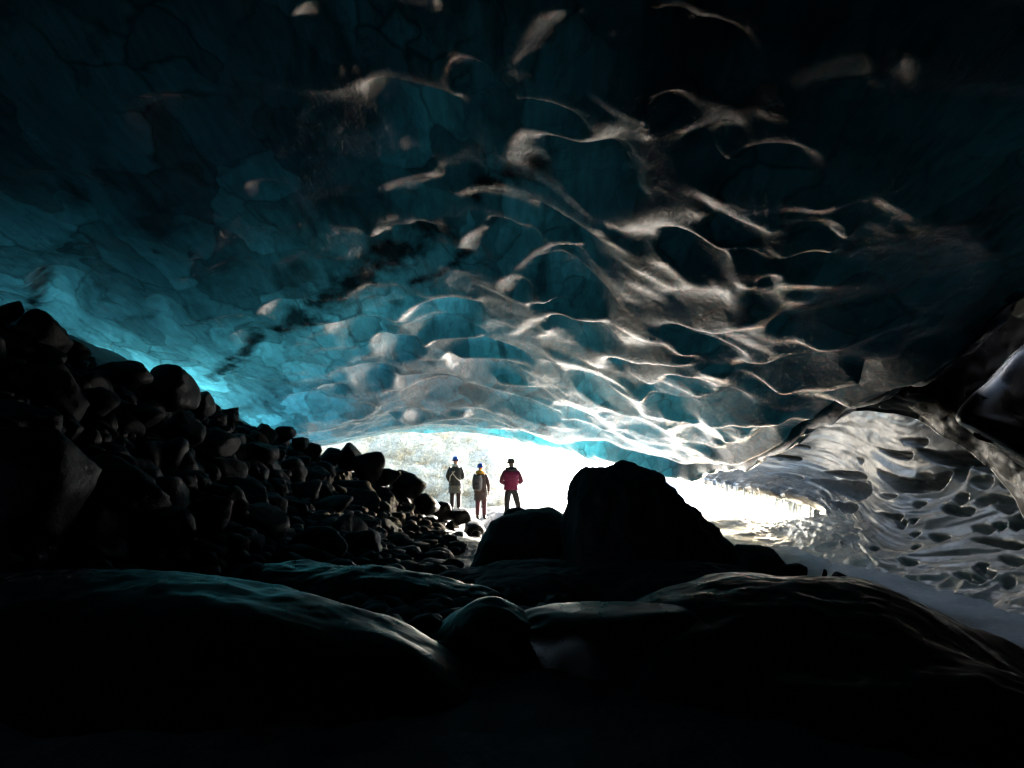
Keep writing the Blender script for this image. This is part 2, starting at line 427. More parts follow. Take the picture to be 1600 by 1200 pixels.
for x0, x1, y0, y1, dep in CUPS:
    xc, yc = (x0 + x1) / 2, (y0 + y1) / 2
    if xc < 480 and yc < 450: dep *= .35
    g = lambda i: np.array([X[i], Y[i]])
    pn, pf, pl, pr = g(nearest(xc, y0)), g(nearest(xc, y1)), g(nearest(x0, yc)), g(nearest(x1, yc))
    v = pf - pn; L = max(np.linalg.norm(v), .3); v = v / max(np.linalg.norm(v), 1e-6)
    u = np.array([v[1], -v[0]])
    hw = max(abs((pr - pl) @ u) / 2, .15)
    mx, my = (pn + pf) / 2
    box = (np.abs(X - mx) < (L + hw) * 1.6) & (np.abs(Y - my) < (L + hw) * 1.6)
    dx, dy = X[box] - mx, Y[box] - my
    wob = .16 * vnoise(dx * 1.3 + mx * 3, dy * 1.3 + my * 3, 0, 5)
    a = (dx * v[0] + dy * v[1]) / (L / 2) + wob
    b = (dx * u[0] + dy * u[1]) / hw + wob * .6
    b = b - .12 * (a + .5)
    q = np.where(a < -.45, (a + .45) / .55, (a + .45) / 1.45)
    s = np.clip(1 - q * q - b * b, 0, 1)
    e = np.clip(1. + .9 * (q + .3), 1., 1.8)
    D[box] = np.maximum(D[box], min((1.3 if yc < 400 else 1.6) * dep, .27 * L) * s ** e)
    rr = np.sqrt((np.minimum(q, 0)) ** 2 + b * b)
    wq = np.clip((.3 - q) / .5, 0, 1); wq = wq * wq * (3 - 2 * wq)
    rim[box] = np.maximum(rim[box], wq * (0.0 if xc < 600 else .6) * (min(.11 * L, .26) if yc < 400 else min(.06 * L, .15)) * np.exp(-((rr - 1.75) / .8) ** 2))
# broad melt ridges hanging between the cups: photograph polyline, width in photograph pixels
RIDGES = [(42, [(1403, 98), (1336, 90), (1262, 107), (1217, 124), (1195, 157), (1184, 174)]), (34, [(1189, 172), (1127, 172), (1082, 191), (1049, 214), (1032, 242), (1026, 292), (1009, 322)]),
          (40, [(1403, 276), (1319, 287), (1206, 309), (1127, 315), (1088, 300), (1060, 323), (1015, 337), (970, 354), (947, 360)]),
          (26, [(812, 268), (806, 235), (821, 203), (869, 208), (908, 216), (953, 199), (1015, 194)]), (34, [(920, -8), (869, 17), (840, 45), (818, 73), (812, 101), (852, 122)]),
          (30, [(1200, 467), (1094, 489), (1069, 492), (1004, 490), (984, 500), (974, 521)]), (14, [(620, 506), (650, 476), (703, 462), (760, 470)]), (12, [(785, 529), (825, 506), (866, 488), (906, 498), (955, 492)]),
          (20, [(588, 372), (595, 352), (662, 344)]), (26, [(590, 292), (640, 275), (690, 268)]), (20, [(700, 302), (740, 292), (790, 290)]), (18, [(1340, 30), (1290, 60), (1230, 100)]), (18, [(1115, 255), (1165, 222), (1280, 212)]),
          (24, [(1160, 342), (1230, 332), (1312, 345), (1290, 362)]), (20, [(728, 392), (738, 364), (775, 346)]), (16, [(805, 425), (837, 391), (874, 376), (910, 380)]), (14, [(789, 456), (797, 435), (817, 427)]),
          (20, [(1000, 18), (1060, 5), (1110, 22)]), (16, [(930, 70), (960, 45), (985, 40)]), (20, [(470, -8), (468, 10), (465, 30)]), (12, [(536, 80), (538, 100), (540, 125)]), (12, [(556, 82), (557, 100), (558, 122)]),
          (16, [(910, 570), (931, 553), (967, 553), (1028, 553), (1069, 549)]), (16, [(984, 592), (1028, 578), (1077, 580), (1150, 598)]), (11, [(699, 559), (760, 559), (805, 563), (837, 573)]), (11, [(663, 545), (679, 531), (728, 527), (760, 525)]),
          (34, [(955, 602), (996, 626), (1040, 640)]), (13, [(622, 643), (663, 655), (744, 651)]), (10, [(768, 598), (825, 602), (866, 596)]), (30, [(1180, 600), (1260, 575), (1330, 560)]), (30, [(1230, 530), (1330, 505), (1420, 480)]),
          (22, [(1120, 722), (1180, 700), (1230, 672)]), (24, [(1290, 632), (1340, 605), (1400, 578), (1450, 553), (1500, 528)]), (14, [(1150, 445), (1190, 425), (1240, 420)]), (14, [(1200, 400), (1250, 385), (1310, 388)]), (30, [(1080, 650), (1140, 640), (1200, 632)])]
RN = np.zeros_like(Zb); RZ = np.zeros_like(Zb)
MOUTH = np.array([.3, 26., 2.2])
for wpx, pl_ in RIDGES:
    pts_ = [nearest(*p_) for p_ in pl_]
    q_ = np.array([(X[i], Y[i], Zb[i]) for i in pts_])
    sg = wpx / F * np.mean([math.hypot(X[i], Y[i]) for i in pts_]) * 1.25
    q_ = hermite(np.linspace(0, 1, len(q_)), q_, np.linspace(0, 1, 40))
    bx_ = (X > q_[:, 0].min() - 3 * sg) & (X < q_[:, 0].max() + 3 * sg) & (Y > q_[:, 1].min() - 3 * sg) & (Y < q_[:, 1].max() + 3 * sg)
    xx_, yy_ = X[bx_], Y[bx_]
    d2 = np.full(xx_.shape, 1e9); k_ = np.zeros(xx_.shape)
    for j in range(39):
        A_, B_ = q_[j, :2], q_[j + 1, :2]; e_ = B_ - A_
        f_ = np.clip(((xx_ - A_[0]) * e_[0] + (yy_ - A_[1]) * e_[1]) / (e_ @ e_ + 1e-12), 0, 1)
        dd_ = (xx_ - A_[0] - f_ * e_[0]) ** 2 + (yy_ - A_[1] - f_ * e_[1]) ** 2
        k_ = np.where(dd_ < d2, j + f_, k_); d2 = np.minimum(d2, dd_)
    c0 = np.stack([np.interp(k_, np.arange(40), q_[:, c]) for c in range(3)], -1)
    # each ridge is shaped as a facet tilted to mirror the bright opening to the camera
    vd = c0 - np.array([0, 0, EYE]); vd /= np.linalg.norm(vd, axis=-1, keepdims=True)
    td = MOUTH - c0; td /= np.linalg.norm(td, axis=-1, keepdims=True)
    nn_ = td - vd; nz_ = np.minimum(nn_[:, 2], -.12)
    gx_, gy_ = np.clip(-nn_[:, 0] / nz_, -1.1, 1.1), np.clip(-nn_[:, 1] / nz_, -.5, .5)
    wv_ = 1 + .35 * vnoise(xx_ * 1.5, yy_ * 1.5, 0, 91)
    jit_ = .05 * vnoise(xx_ * 2.5, yy_ * 2.5, 0, 92)
    zr_ = c0[:, 2] - .03 - .03 * sg + (gx_ + jit_) * (xx_ - c0[:, 0]) + (gy_ + jit_) * (yy_ - c0[:, 1]) + .07 * d2 / sg
    kk_ = k_ / 39
    endf = np.clip(np.minimum(kk_, 1 - kk_) / .14, 0, 1); endf = endf * endf * (3 - 2 * endf)
    w_ = endf * np.exp(-(d2 / (sg * wv_) ** 2) ** 1.6)
    up = w_ > RN[bx_]
    RZ[bx_] = np.where(up, zr_, RZ[bx_]); RN[bx_] = np.where(up, w_, RN[bx_])
# smaller scallops everywhere between the cups
wx = X + .35 * fbm(X * .9, Y * .9, 0, 21, 3); wy = Y + .35 * fbm(X * .9, Y * .9, 0, 31, 3)
s1 = scallop(wx, wy, 1.5, 1.7, 3, ang=-.25)
s2 = scallop(wx, wy, .62, .75, 8, ang=-.3)
mask = np.clip(.55 + 1.3 * fbm(X * .33, Y * .33, 0, 41, 3), .05, 1)
leftish = np.clip((-X + 1) / 4, 0, 1)
cupfree = np.clip(1 - D / .08, 0, 1)
Z = Zb + np.maximum(D, 0) - rim * (1 - np.clip(D / .03, 0, 1))
Z += .24 * np.clip(1 - RN, .15, 1) * mask * (s1 - .4) * (.35 + .65 * cupfree)
Z += .045 * (s2 - .4) * np.clip(.5 + fbm(X * .5, Y * .5, 0, 51, 2) * 1.5, 0, 1)
Z += .10 * fbm(X * .55, Y * .55, 0, 61, 4) + .012 * fbm(X * 4, Y * 2.2, 0, 71, 3)
Z = Z * (1 - RN) + RZ * RN
for _ in range(3):                                     # melt-rounded crests
    Zp = np.pad(Z, 1, 'edge')
    Z = (Zp[:-2, 1:-1] + Zp[2:, 1:-1] + Zp[1:-1, :-2] + Zp[1:-1, 2:] + 2 * Z) / 6
# rolled lip
dl = np.linalg.norm(plan - lip[None, :, :2], axis=-1)
fin = np.clip((np.linspace(0, 1, NC) - .46) / .12, 0, 1) * np.clip((.97 - np.linspace(0, 1, NC)) / .05, 0, 1)
fo = dl - .16 - .22 * vnoise(X * 1.7, Y * 1.7, 0, 79) - .14 * vnoise(X * .7, Y * .7, 0, 80)
wf = np.clip(fo / .62, 0, 1)
wf = fin[None] * (1 - wf * wf * (3 - 2 * wf))
Z += fin[None] * (.34 + .18 * vnoise(X * .9, Y * .9, 0, 81)) * np.exp(-((dl - .85) / .5) ** 2)
Zl = Zb[:1] - .03 + .14 * vnoise(X * 1.3, Y * 1.3, 0, 77) + .07 * vnoise(X * 3.1, Y * 3.1, 0, 76)
Z = Z * (1 - wf) + Zl * wf
Z = Z * (1 - RN * wf) + RZ * RN * wf
fade = np.clip(t / .03, 0, 1)[:, None]
fade = fade * fade * (3 - 2 * fade)
Z = Zb + (Z - Zb) * (.6 + .4 * fade)
tang = np.gradient(lip[:, :2], axis=0); tang /= np.linalg.norm(tang, axis=1)[:, None]
outn = np.c_[-tang[:, 1], tang[:, 0]]
K = 26
ph = np.linspace(0, 1, K + 1)[1:][::-1] * R(105)
s_lip = np.linspace(0, 1, NC)
rad = .15 + .2 * np.clip((s_lip - .6) / .15, 0, 1) + (.05 + .10 * np.clip((s_lip - .55) / .1, 0, 1)) * fbm(s_lip * 55, s_lip * 0, 0, 4, 3)
roll = np.empty((K, NC, 3))
roll[..., :2] = lip[None, :, :2] + outn[None] * (rad[None, :, None] * np.sin(ph)[:, None, None])
roll[..., 2] = Z[0][None] + rad[None] * 1.3 * (1 - np.cos(ph))[:, None]
# the back of the cave curves down to the ground
KB = 24
bk = np.empty((KB, NC, 3)); fb = np.linspace(0, 1, KB + 1)[1:]
bk[..., 0] = back[None, :, 0]; bk[..., 1] = back[None, :, 1] - 2.5 * np.sin(fb * math.pi / 2)[:, None]
bk[..., 2] = Z[-1][None] * (np.cos(fb * math.pi / 2)[:, None]) - 1.0 * fb[:, None]
G = np.concatenate([roll, np.stack([X, Y, Z], -1), bk], 0)
nr = G.shape[0]
# upper surface (snow side)
step = 10
ri = np.unique(np.r_[np.arange(0, nr, step), nr - 1]); ci = np.unique(np.r_[np.arange(0, NC, step), NC - 1])
TKf = np.concatenate([np.repeat(TK[:1], K, 0), TK, np.repeat(TK[-1:], KB, 0)], 0)
Zbf = np.concatenate([np.repeat(Zb[:1], K, 0), Zb, np.repeat(Zb[-1:], KB, 0)], 0)
T = G[np.ix_(ri, ci)].copy()
T[..., 2] = (Zbf + TKf)[np.ix_(ri, ci)]
nb = nr * NC
V = np.r_[G.reshape(-1, 3), T.reshape(-1, 3)]
fb_ = gridfaces(nr, NC)
ft_ = gridfaces(len(ri), len(ci), nb)
tris = []
def skirt(fine, coarse, which):
    for k in range(len(which) - 1):
        a, b = which[k], which[k + 1]
        for i in range(a, b): tris.append((fine(i), fine(i + 1), coarse(k)))
        tris.append((fine(b), coarse(k + 1), coarse(k)))
nct = len(ci)
sk = []
for side in range(4):
    tris = []
    if side == 0: skirt(lambda i: i, lambda k: nb + k, ci)
    if side == 1: skirt(lambda i: (nr - 1) * NC + i, lambda k: nb + (len(ri) - 1) * nct + k, ci)
    if side == 2: skirt(lambda i: i * NC, lambda k: nb + k * nct, ri)
    if side == 3: skirt(lambda i: i * NC + NC - 1, lambda k: nb + k * nct + nct - 1, ri)
    sk.append(np.array(tris))
def tri(q): return np.r_[q[:, [0, 1, 2]], q[:, [0, 2, 3]]]
# orientation: ceiling faces look down, snow faces look up, edges outwards
def nz(q): return np.cross(V[q[:, 1]] - V[q[:, 0]], V[q[:, 2]] - V[q[:, 0]])
tb, tt = tri(fb_), tri(ft_)
mid = tb[len(tb) // 4]
if np.median(nz(tb)[:, 2]) > 0: tb = tb[:, ::-1]
if np.median(nz(tt)[:, 2]) < 0: tt = tt[:, ::-1]
ctr = np.array([-2, 8, 5.])
for k, s_ in enumerate(sk):
    n_ = nz(s_); c_ = V[s_].mean(1)
    outd = [None, np.array([0, -1, 0]), np.array([-1, 0, 0]), np.array([1, 0, 0])][k]
    d_ = (n_ * (c_ - ctr)).sum(1) if outd is None else n_ @ outd
    if np.sum(d_) < 0: sk[k] = s_[:, ::-1]
ALL = np.r_[tb, tt, *sk]
me = mesh_from('ice_roof', V, ALL)
at_ = me.attributes.new('top', 'FLOAT', 'POINT')
tv_ = np.zeros(len(V), np.float32); tv_[nb:] = 1
at_.data.foreach_set('value', tv_)
# debris bands frozen into the ceiling, and the rolled lip darkened to dim its sunlit glow
bandv = np.zeros((nr, NC))
for wpx, pl_ in [(34, [(475, 505), (560, 440), (625, 395), (690, 360)]), (10, [(640, 445), (700, 418), (735, 395)]), (16, [(330, 590), (420, 530), (475, 505)]), (14, [(40, 520), (55, 470), (75, 430)]), (30, [(735, 300), (800, 270), (840, 262)])]:
    q_ = np.array([(X[i], Y[i]) for i in (nearest(*p_) for p_ in pl_)])
    sg = wpx / F * np.mean([math.hypot(*p_) for p_ in q_]) * .9
    q_ = hermite(np.linspace(0, 1, len(q_)), q_, np.linspace(0, 1, 30))
    d2 = np.min([(X - a_) ** 2 + ((Y - b_) * .7) ** 2 for a_, b_ in q_], 0)
    v_ = np.exp(-d2 / sg ** 2) + .8 * fbm(X * 3.5, Y * 3.5, 0, 88, 5, .65) * np.exp(-d2 / (2.2 * sg) ** 2)
    bandv[K:K + NR] = np.maximum(bandv[K:K + NR], np.clip((v_ - .3) / .7, 0, 1))
bandv[:K] = .85
at3 = me.attributes.new('dirt_lipdim', 'FLOAT', 'POINT'); bv_ = np.zeros(len(V), np.float32); bv_[:nb] = bandv.ravel(); at3.data.foreach_set('value', bv_)
dv_ = np.zeros(len(V), np.float32)
dd = np.clip((TKf[np.ix_(ri, ci)] - 3.5) / 1.6, 0, 1)  # black cover added on the unseen top, stops light where the ceiling stays dark
cf = (ci / (NC - 1))[None, :] * np.ones((len(ri), 1)); rf = (ri / (nr - 1))[:, None] * np.ones((1, len(ci)))
dd = np.maximum(dd, np.clip((cf - .60) / .05, 0, 1) * (rf < .10)); dd = np.maximum(dd, (cf > .93) | (cf < .01) | (rf > .95))
dv_[nb:] = dd.ravel()
at2 = me.attributes.new('lightblock', 'FLOAT', 'POINT'); at2.data.foreach_set('value', dv_)
roof = link('ice_roof', me, M_ICE)
tag(roof, 'scalloped blue ice ceiling of the cave sloping down to the bright opening', 'ice ceiling')

# ------------------------------------------------------------------ scalloped grey wall on the right
def loft(rows, nu, nv, du=None):
    """rows: control rows of world points; returns nv x nu x 3"""
    rows = np.asarray(rows, float)
    d = np.linspace(0, 1, rows.shape[1]); e = np.linspace(0, 1, rows.shape[0])
    A = np.stack([hermite(d, r, np.linspace(0, 1, nu)) for r in rows])
    return np.stack([hermite(e, A[:, k], np.linspace(0, 1, nv)) for k in range(nu)], 1)


def displace(G, h):
    du = np.gradient(G, axis=1); dv = np.gradient(G, axis=0)
    n = np.cross(du, dv); n /= np.linalg.norm(n, axis=-1, keepdims=True) + 1e-9
    return G + n * h[..., None], n


def arclen(G):
    u = np.cumsum(np.r_['1', np.zeros((G.shape[0], 1)), np.linalg.norm(np.diff(G, axis=1), axis=-1)], axis=1)
    v = np.cumsum(np.r_['0', np.zeros((1, G.shape[1])), np.linalg.norm(np.diff(G, axis=0), axis=-1)], axis=0)
    return u, v


def thick(name, G, h, depth, m, flip=False):
    """sheet with displaced front and a coarse back 'depth' metres behind"""
    S, n = displace(G, h)
    nr, nc = G.shape[:2]
    B = G - n * np.asarray(depth)[..., None] if np.ndim(depth) else G - n * depth
    V = np.r_[S.reshape(-1, 3), B.reshape(-1, 3)]
    f = gridfaces(nr, nc); b = gridfaces(nr, nc, nr * nc, True)
    N_ = nr * nc
    r = np.arange(nr - 1) * nc; c = np.arange(nc - 1)
    e = [np.c_[c, c + N_, c + 1 + N_, c + 1], np.c_[(nr - 1) * nc + c, (nr - 1) * nc + c + 1, (nr - 1) * nc + c + 1 + N_, (nr - 1) * nc + c + N_],
         np.c_[r, r + nc, r + nc + N_, r + N_], np.c_[r + nc - 1, r + nc - 1 + N_, r + 2 * nc - 1 + N_, r + 2 * nc - 1]]
    A = np.r_[f, b, *e]
    if flip: A = A[:, ::-1]
    me = mesh_from(name, V, A)
    return link(name, me, m)


r0 = [at(1030, 740, 27), at(1110, 750, 23), at(1180, 765, 20.5), at(1287, 797, 17.3), at(1330, 925, 12.8), at(1480, 955, 10.3), at(1640, 985, 8.3), at(2000, 1100, 5.6), np.array([8, -1, -.2]), np.array([6, -9, -.2])]
r1 = [at(1045, 722, 27), at(1120, 722, 24.6), at(1190, 720, 22.3), at(1290, 724, 19.3), at(1410, 770, 14.6), at(1560, 770, 11.6), at(1760, 770, 9.0), at(2200, 770, 6.2), np.array([8.6, -1, 2]), np.array([7, -10, 2])]
r2 = [at(1055, 690, 25), at(1130, 676, 23), at(1200, 648, 20.5), at(1290, 606, 17.5), at(1400, 550, 14), at(1520, 470, 11.8), at(1750, 370, 8.9), at(2200, 230, 6.4), np.array([8.5, -1, 4.2]), np.array([6.5, -9, 4.2])]
r3 = [p + np.array([-1.25, -.3, .9]) for p in r2]
GV = loft([r0, r1, r2, r3], 760, 420)
u, v = arclen(GV)
uw = u + .3 * fbm(u * .7, v * .7, 0, 5, 3); vw = v + .25 * fbm(u * .7, v * .7, 0, 6, 3)
c1 = scallop(vw, -uw, .6, 1.7, 12, near=1.2, far=.7)
c2 = scallop(vw, -uw, .3, .5, 19, near=1.3, far=.75)
vv = np.linspace(0, 1, 420)[:, None] * np.ones((1, 760))
foot = np.clip(1 - vv / .16, 0, 1)
wpx, wpy = pix(GV)
HOLES = [(1110, 105, 1225, 150), (1195, 75, 1275, 100), (1240, 100, 1440, 185), (1385, 115, 1535, 200), (940, 175, 1075, 215), (1090, 185, 1320, 275), (1240, 190, 1290, 215),
         (1460, 245, 1600, 320), (1310, 285, 1430, 340), (1120, 260, 1180, 280), (940, 265, 1050, 325), (745, 185, 870, 215), (870, 195, 1090, 265), (1435, 355, 1500, 395),
         (1280, 385, 1340, 412), (1500, 450, 1600, 495), (1440, 395, 1600, 445), (1110, 320, 1200, 355), (815, 90, 895, 112), (740, 125, 870, 150), (1430, 480, 1490, 540), (1560, 330, 1680, 390), (1500, 20, 1640, 110)]
hr_ = random.Random(3)
for _ in range(46):
    hx_, hy_ = hr_.uniform(760, 1640), hr_.uniform(110, 540); hl_ = hr_.choice([22, 30, 40, 55]) * (.6 + hx_ / 2000)
    HOLES.append((hx_, hy_, hx_ + hl_, hy_ + hl_ * hr_.uniform(.3, .5)))
DW = np.zeros(u.shape); RW = np.zeros(u.shape)
for hx0, hy0, hx1, hy1 in HOLES:
    x0, x1, y0, y1 = [850 + hx0 / 2.133, 850 + hx1 / 2.133, 650 + hy0 / 2.133, 650 + hy1 / 2.133]
    def nw(px, py):
        i = np.unravel_index(np.argmin((wpx - px) ** 2 + (wpy - py) ** 2), wpx.shape); return np.array([u[i], v[i]])
    h_ = y1 - y0
    pc = nw((x0 + x1) / 2, (y0 + y1) / 2); pl = nw(x0, y0 + .22 * h_); pr = nw(x1, y1 - .22 * h_)
    pt = nw((x0 + x1) / 2, y0 + .18 * h_); pb = nw((x0 + x1) / 2, y1 - .18 * h_)
    ax = pr - pl; La = max(np.linalg.norm(ax) / 2, .15); ax = ax / np.linalg.norm(ax)
    nb_ = np.array([-ax[1], ax[0]]); Lb = max(abs((pt - pb) @ nb_) / 2, .09)
    dx, dy = u - pc[0], v - pc[1]
    wb_ = .2 * vnoise(dx * 1.8 + pc[0] * 5, dy * 1.8 + pc[1], 0, 14)
    a_ = (dx * ax[0] + dy * ax[1]) / La + wb_; b_ = (dx * nb_[0] + dy * nb_[1]) / Lb + wb_
    q_ = np.where(a_ > .55, (a_ - .55) / .45, (a_ - .55) / 1.75)
    s_ = np.clip(1 - q_ * q_ - b_ * b_, 0, 1)
    DW = np.maximum(DW, np.clip(.34 * La, .14, .5) * s_ ** np.clip(1.0 - .6 * q_, .9, 1.6))
mk = np.clip(.35 + 1.5 * fbm(u * .4, v * .5, 0, 7, 2), 0, 1)
hV = -DW + .035 * fbm(u * .5, v * 5, 0, 31, 3) + .06 * fbm(u * .3, v * 2.2, 0, 33, 2) - .06 * mk * np.clip(c1 - .1, 0, 1) - (.006 + .10 * foot) * c2 * np.clip(.6 + fbm(u, v, 0, 9, 2) * 1.4, 0, 1) + .07 * fbm(u * .3, v * .5, 0, 8, 2) + .06 * foot * fbm(u * 3, v * 3, 0, 4, 3)
_, nn = displace(GV, hV)
flipV = nn[200, 300, 0] > 0            # the front must look back into the cave
if flipV:
    GV = GV[:, ::-1]; hV = hV[:, ::-1]
tk_ = .22 + 1.0 * np.clip((vv - .12) / .3, 0, 1)
if flipV: tk_ = tk_[:, ::-1]
wall = thick('ice_wall', GV, hV, tk_, M_VAULT)
tag(wall, 'silver grey scalloped ice wall curving along the right side behind the hanging lip', 'ice wall')

# low shelf of shaded ice under the drips
s0 = [at(1020, 930, 13.5), at(1120, 930, 13.3), at(1220, 935, 13), at(1320, 940, 12.4), at(1420, 955, 11.4), at(1520, 968, 10.2), at(1680, 1000, 8.0)]
s1_ = [at(1030, 858, 17), at(1130, 858, 17), at(1220, 862, 16), at(1310, 856, 14.6), at(1410, 880, 13.0), at(1520, 905, 11.3), at(1680, 935, 8.8)]
s2_ = [at(1040, 800, 23), at(1130, 810, 21), at(1220, 818, 18.8), at(1300, 806, 16.7), at(1400, 815, 15.0), at(1520, 845, 12.9), at(1680, 880, 10.2)]
s3_ = [p + np.array([.3 + .12 * i, 2.5 - .25 * i, -.5 + .05 * i]) for i, p in enumerate(s2_)]
GS = loft([s0, s1_, s2_, s3_], 520, 240)
u, v = arclen(GS)
rr_ = np.clip((u - 2.5) / 2, 0, 1)
hS = .12 * fbm(u * .6, v * .8, 0, 3, 4) + .012 * scallop(u, v, .7, .6, 4) + rr_ * (.025 * scallop(u + .3 * fbm(u, v, 0, 2, 2), v, .42, .5, 5) + .05 * fbm(u * 3, v * 3, 0, 6, 3))
_, nn = displace(GS, hS)
if np.median(nn[..., 2]) < 0: GS, hS = GS[:, ::-1], hS[:, ::-1]
shelf = thick('ice_shelf', GS, hS, .5, M_SHELF)
tag(shelf, 'grey sloping ice shelf below the row of icicles at the right of the opening', 'ice shelf')

# the sunlit bank outside the opening
xs = np.linspace(-16, 40, 420); vs = np.linspace(0, 1, 200)
GX, GVv = np.meshgrid(xs, vs)
rgt = np.clip((GX + 1) / 7, 0, 1); rgt = rgt * rgt * (3 - 2 * rgt)
fy = 27.6 + 9 * rgt - .34 * np.clip(-GX - 1, 0, 12)
GB = np.stack([GX, fy + (2.6 + 24 * rgt) * GVv ** 1.2, -.2 + (4.6 + 2.5 * rgt) * GVv], -1)
u, v = arclen(GB)
hB = .7 * fbm(u * .16, v * .2, 0, 2, 4) + .22 * scallop(u, v, 1.4, 1.1, 6) + .08 * scallop(u, v, .5, .45, 9)
_, nn = displace(GB, hB)
if nn[100, 100, 1] > 0: GB, hB = GB[:, ::-1], hB[:, ::-1]
bank = thick('ice_bank', GB, hB, 1.5, M_BANK)
tag(bank, 'pale frosted ice bank in bright daylight behind the three people', 'ice bank')

# ------------------------------------------------------------------ ground
RIDGE = [(0, 505, 10), (80, 545, 10.8), (150, 585, 11.8), (230, 612, 13), (300, 632, 14.3), (380, 668, 16.8), (450, 695, 18.6), (490, 715, 19.5),
         (600, 758, 20.6), (650, 782, 21.2), (700, 800, 21.8), (750, 838, 22.2)]
gp = [at(p[0], p[1] + 14, p[2]) for p in RIDGE]
gp += [at(*p) for p in [(50, 700, 8), (200, 735, 9.5), (350, 775, 12), (500, 800, 15), (600, 815, 17), (690, 830, 19),
                        (60, 880, 6.6), (200, 895, 7.5), (400, 895, 8.6), (600, 885, 11), (720, 860, 14)]]
gp += [np.array(p, float) for p in [(0, 24, .3), (3, 25, .3), (-2, 27, .3), (6, 26, .2), (2, 18, .2), (4, 14, .0), (6, 9, .0), (7.5, 8, .0), (8, 12, .0), (0, 10, .2),
       (0, 6, .3), (0, 2, .2), (-3, 2, .3), (3, 2, .2), (6, 3, .0), (-6, 3, 1), (-9, 0, 1.5), (0, -5, .2), (8, -4, .0), (10, 16, .0), (-8, -6, 1.2),
       (-11.5, 20, 5.2), (-12.5, 12, 5.6), (-13, 4, 5.2), (-9, 17, 4.4), (-5.5, 26, .8), (-8, 23.5, 2.6), (0, 30, .3), (15, 28, .3), (-14, 30, 2), (12, 6, 0), (14, 22, .2), (-13, -8, 4)]]
gp = np.array(gp)
def zground(x, y):
    sh = np.shape(x)
    xx, yy = np.clip(np.ravel(x), -15, 15), np.clip(np.ravel(y), -10, 32)
    return rbf(gp[:, :2], gp[:, 2], np.c_[xx, yy], .05).reshape(sh)
def axis(a, b, st, far):
    core = np.arange(a, b + st / 2, st); ex = []
    d, p = st, 0
    while p < far: d *= 1.35; p += d; ex.append(p)
    ex = np.array(ex)
    return np.r_[a - ex[::-1], core, b + ex]
gx, gy = axis(-14, 13, .09, 900), axis(-9, 31, .11, 900)
GX, GY = np.meshgrid(gx, gy)
GZ = zground(GX, GY)
inner = (np.abs(GX) < 16) & (GY > -11) & (GY < 34)
GZ = np.where(inner, GZ + .06 * fbm(GX * 1.5, GY * 1.5, 0, 3, 4) + .035 * fbm(GX * 7, GY * 7, 0, 8, 3), GZ)
GZ = np.where((GY > 33) | (np.abs(GX) > 17), .2, GZ)
gm = mesh_from('ground', np.stack([GX, GY, GZ], -1).reshape(-1, 3), gridfaces(len(gy), len(gx)))
tag(link('ground', gm, M_GROUND), kind='structure')

# ------------------------------------------------------------------ rocks
def rock_mesh(name, seed, sub=4, planes=14, sharp=14, amp=.07, flat=.75):
    bm = bmesh.new(); bmesh.ops.create_icosphere(bm, subdivisions=sub, radius=1)
    P = np.array([v_.co for v_ in bm.verts]); Fc = np.array([[v_.index for v_ in f.verts] for f in bm.faces]); bm.free()
    rg = np.random.default_rng(seed)
    n = rg.normal(size=(planes, 3)); n /= np.linalg.norm(n, axis=1)[:, None]
    d = rg.uniform(.62, 1.0, planes)
    q = np.clip(P @ n.T, .02, 1) / d
    r = 1 / ((q ** sharp).sum(1) ** (1 / sharp))
    r = np.clip(r, .4, 1.25)
    r += amp * fbm(P[:, 0] * 1.6 + seed * 7, P[:, 1] * 1.6, P[:, 2] * 1.6, seed, 4) + amp * .3 * fbm(P[:, 0] * 6, P[:, 1] * 6, P[:, 2] * 6, seed, 3)
    P = P * r[:, None] * np.array([1, rg.uniform(.75, 1), flat * rg.uniform(.85, 1.15)])
    return mesh_from(name, P, Fc)


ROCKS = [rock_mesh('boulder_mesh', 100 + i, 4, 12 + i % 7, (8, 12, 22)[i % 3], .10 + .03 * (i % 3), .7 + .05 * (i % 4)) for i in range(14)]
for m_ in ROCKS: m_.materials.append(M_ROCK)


def rock(name, loc, size, proto, rz=0, tilt=(0, 0), label='', cat='boulder', group=None, mesh=None):
    o = bpy.data.objects.new(name, mesh or ROCKS[proto % len(ROCKS)])
    o.location = loc; o.scale = size if isinstance(size, (tuple, list)) else (size,) * 3
    o.rotation_euler = (tilt[0], tilt[1], rz)
    COL.objects.link(o)
    return tag(o, label, cat, group)


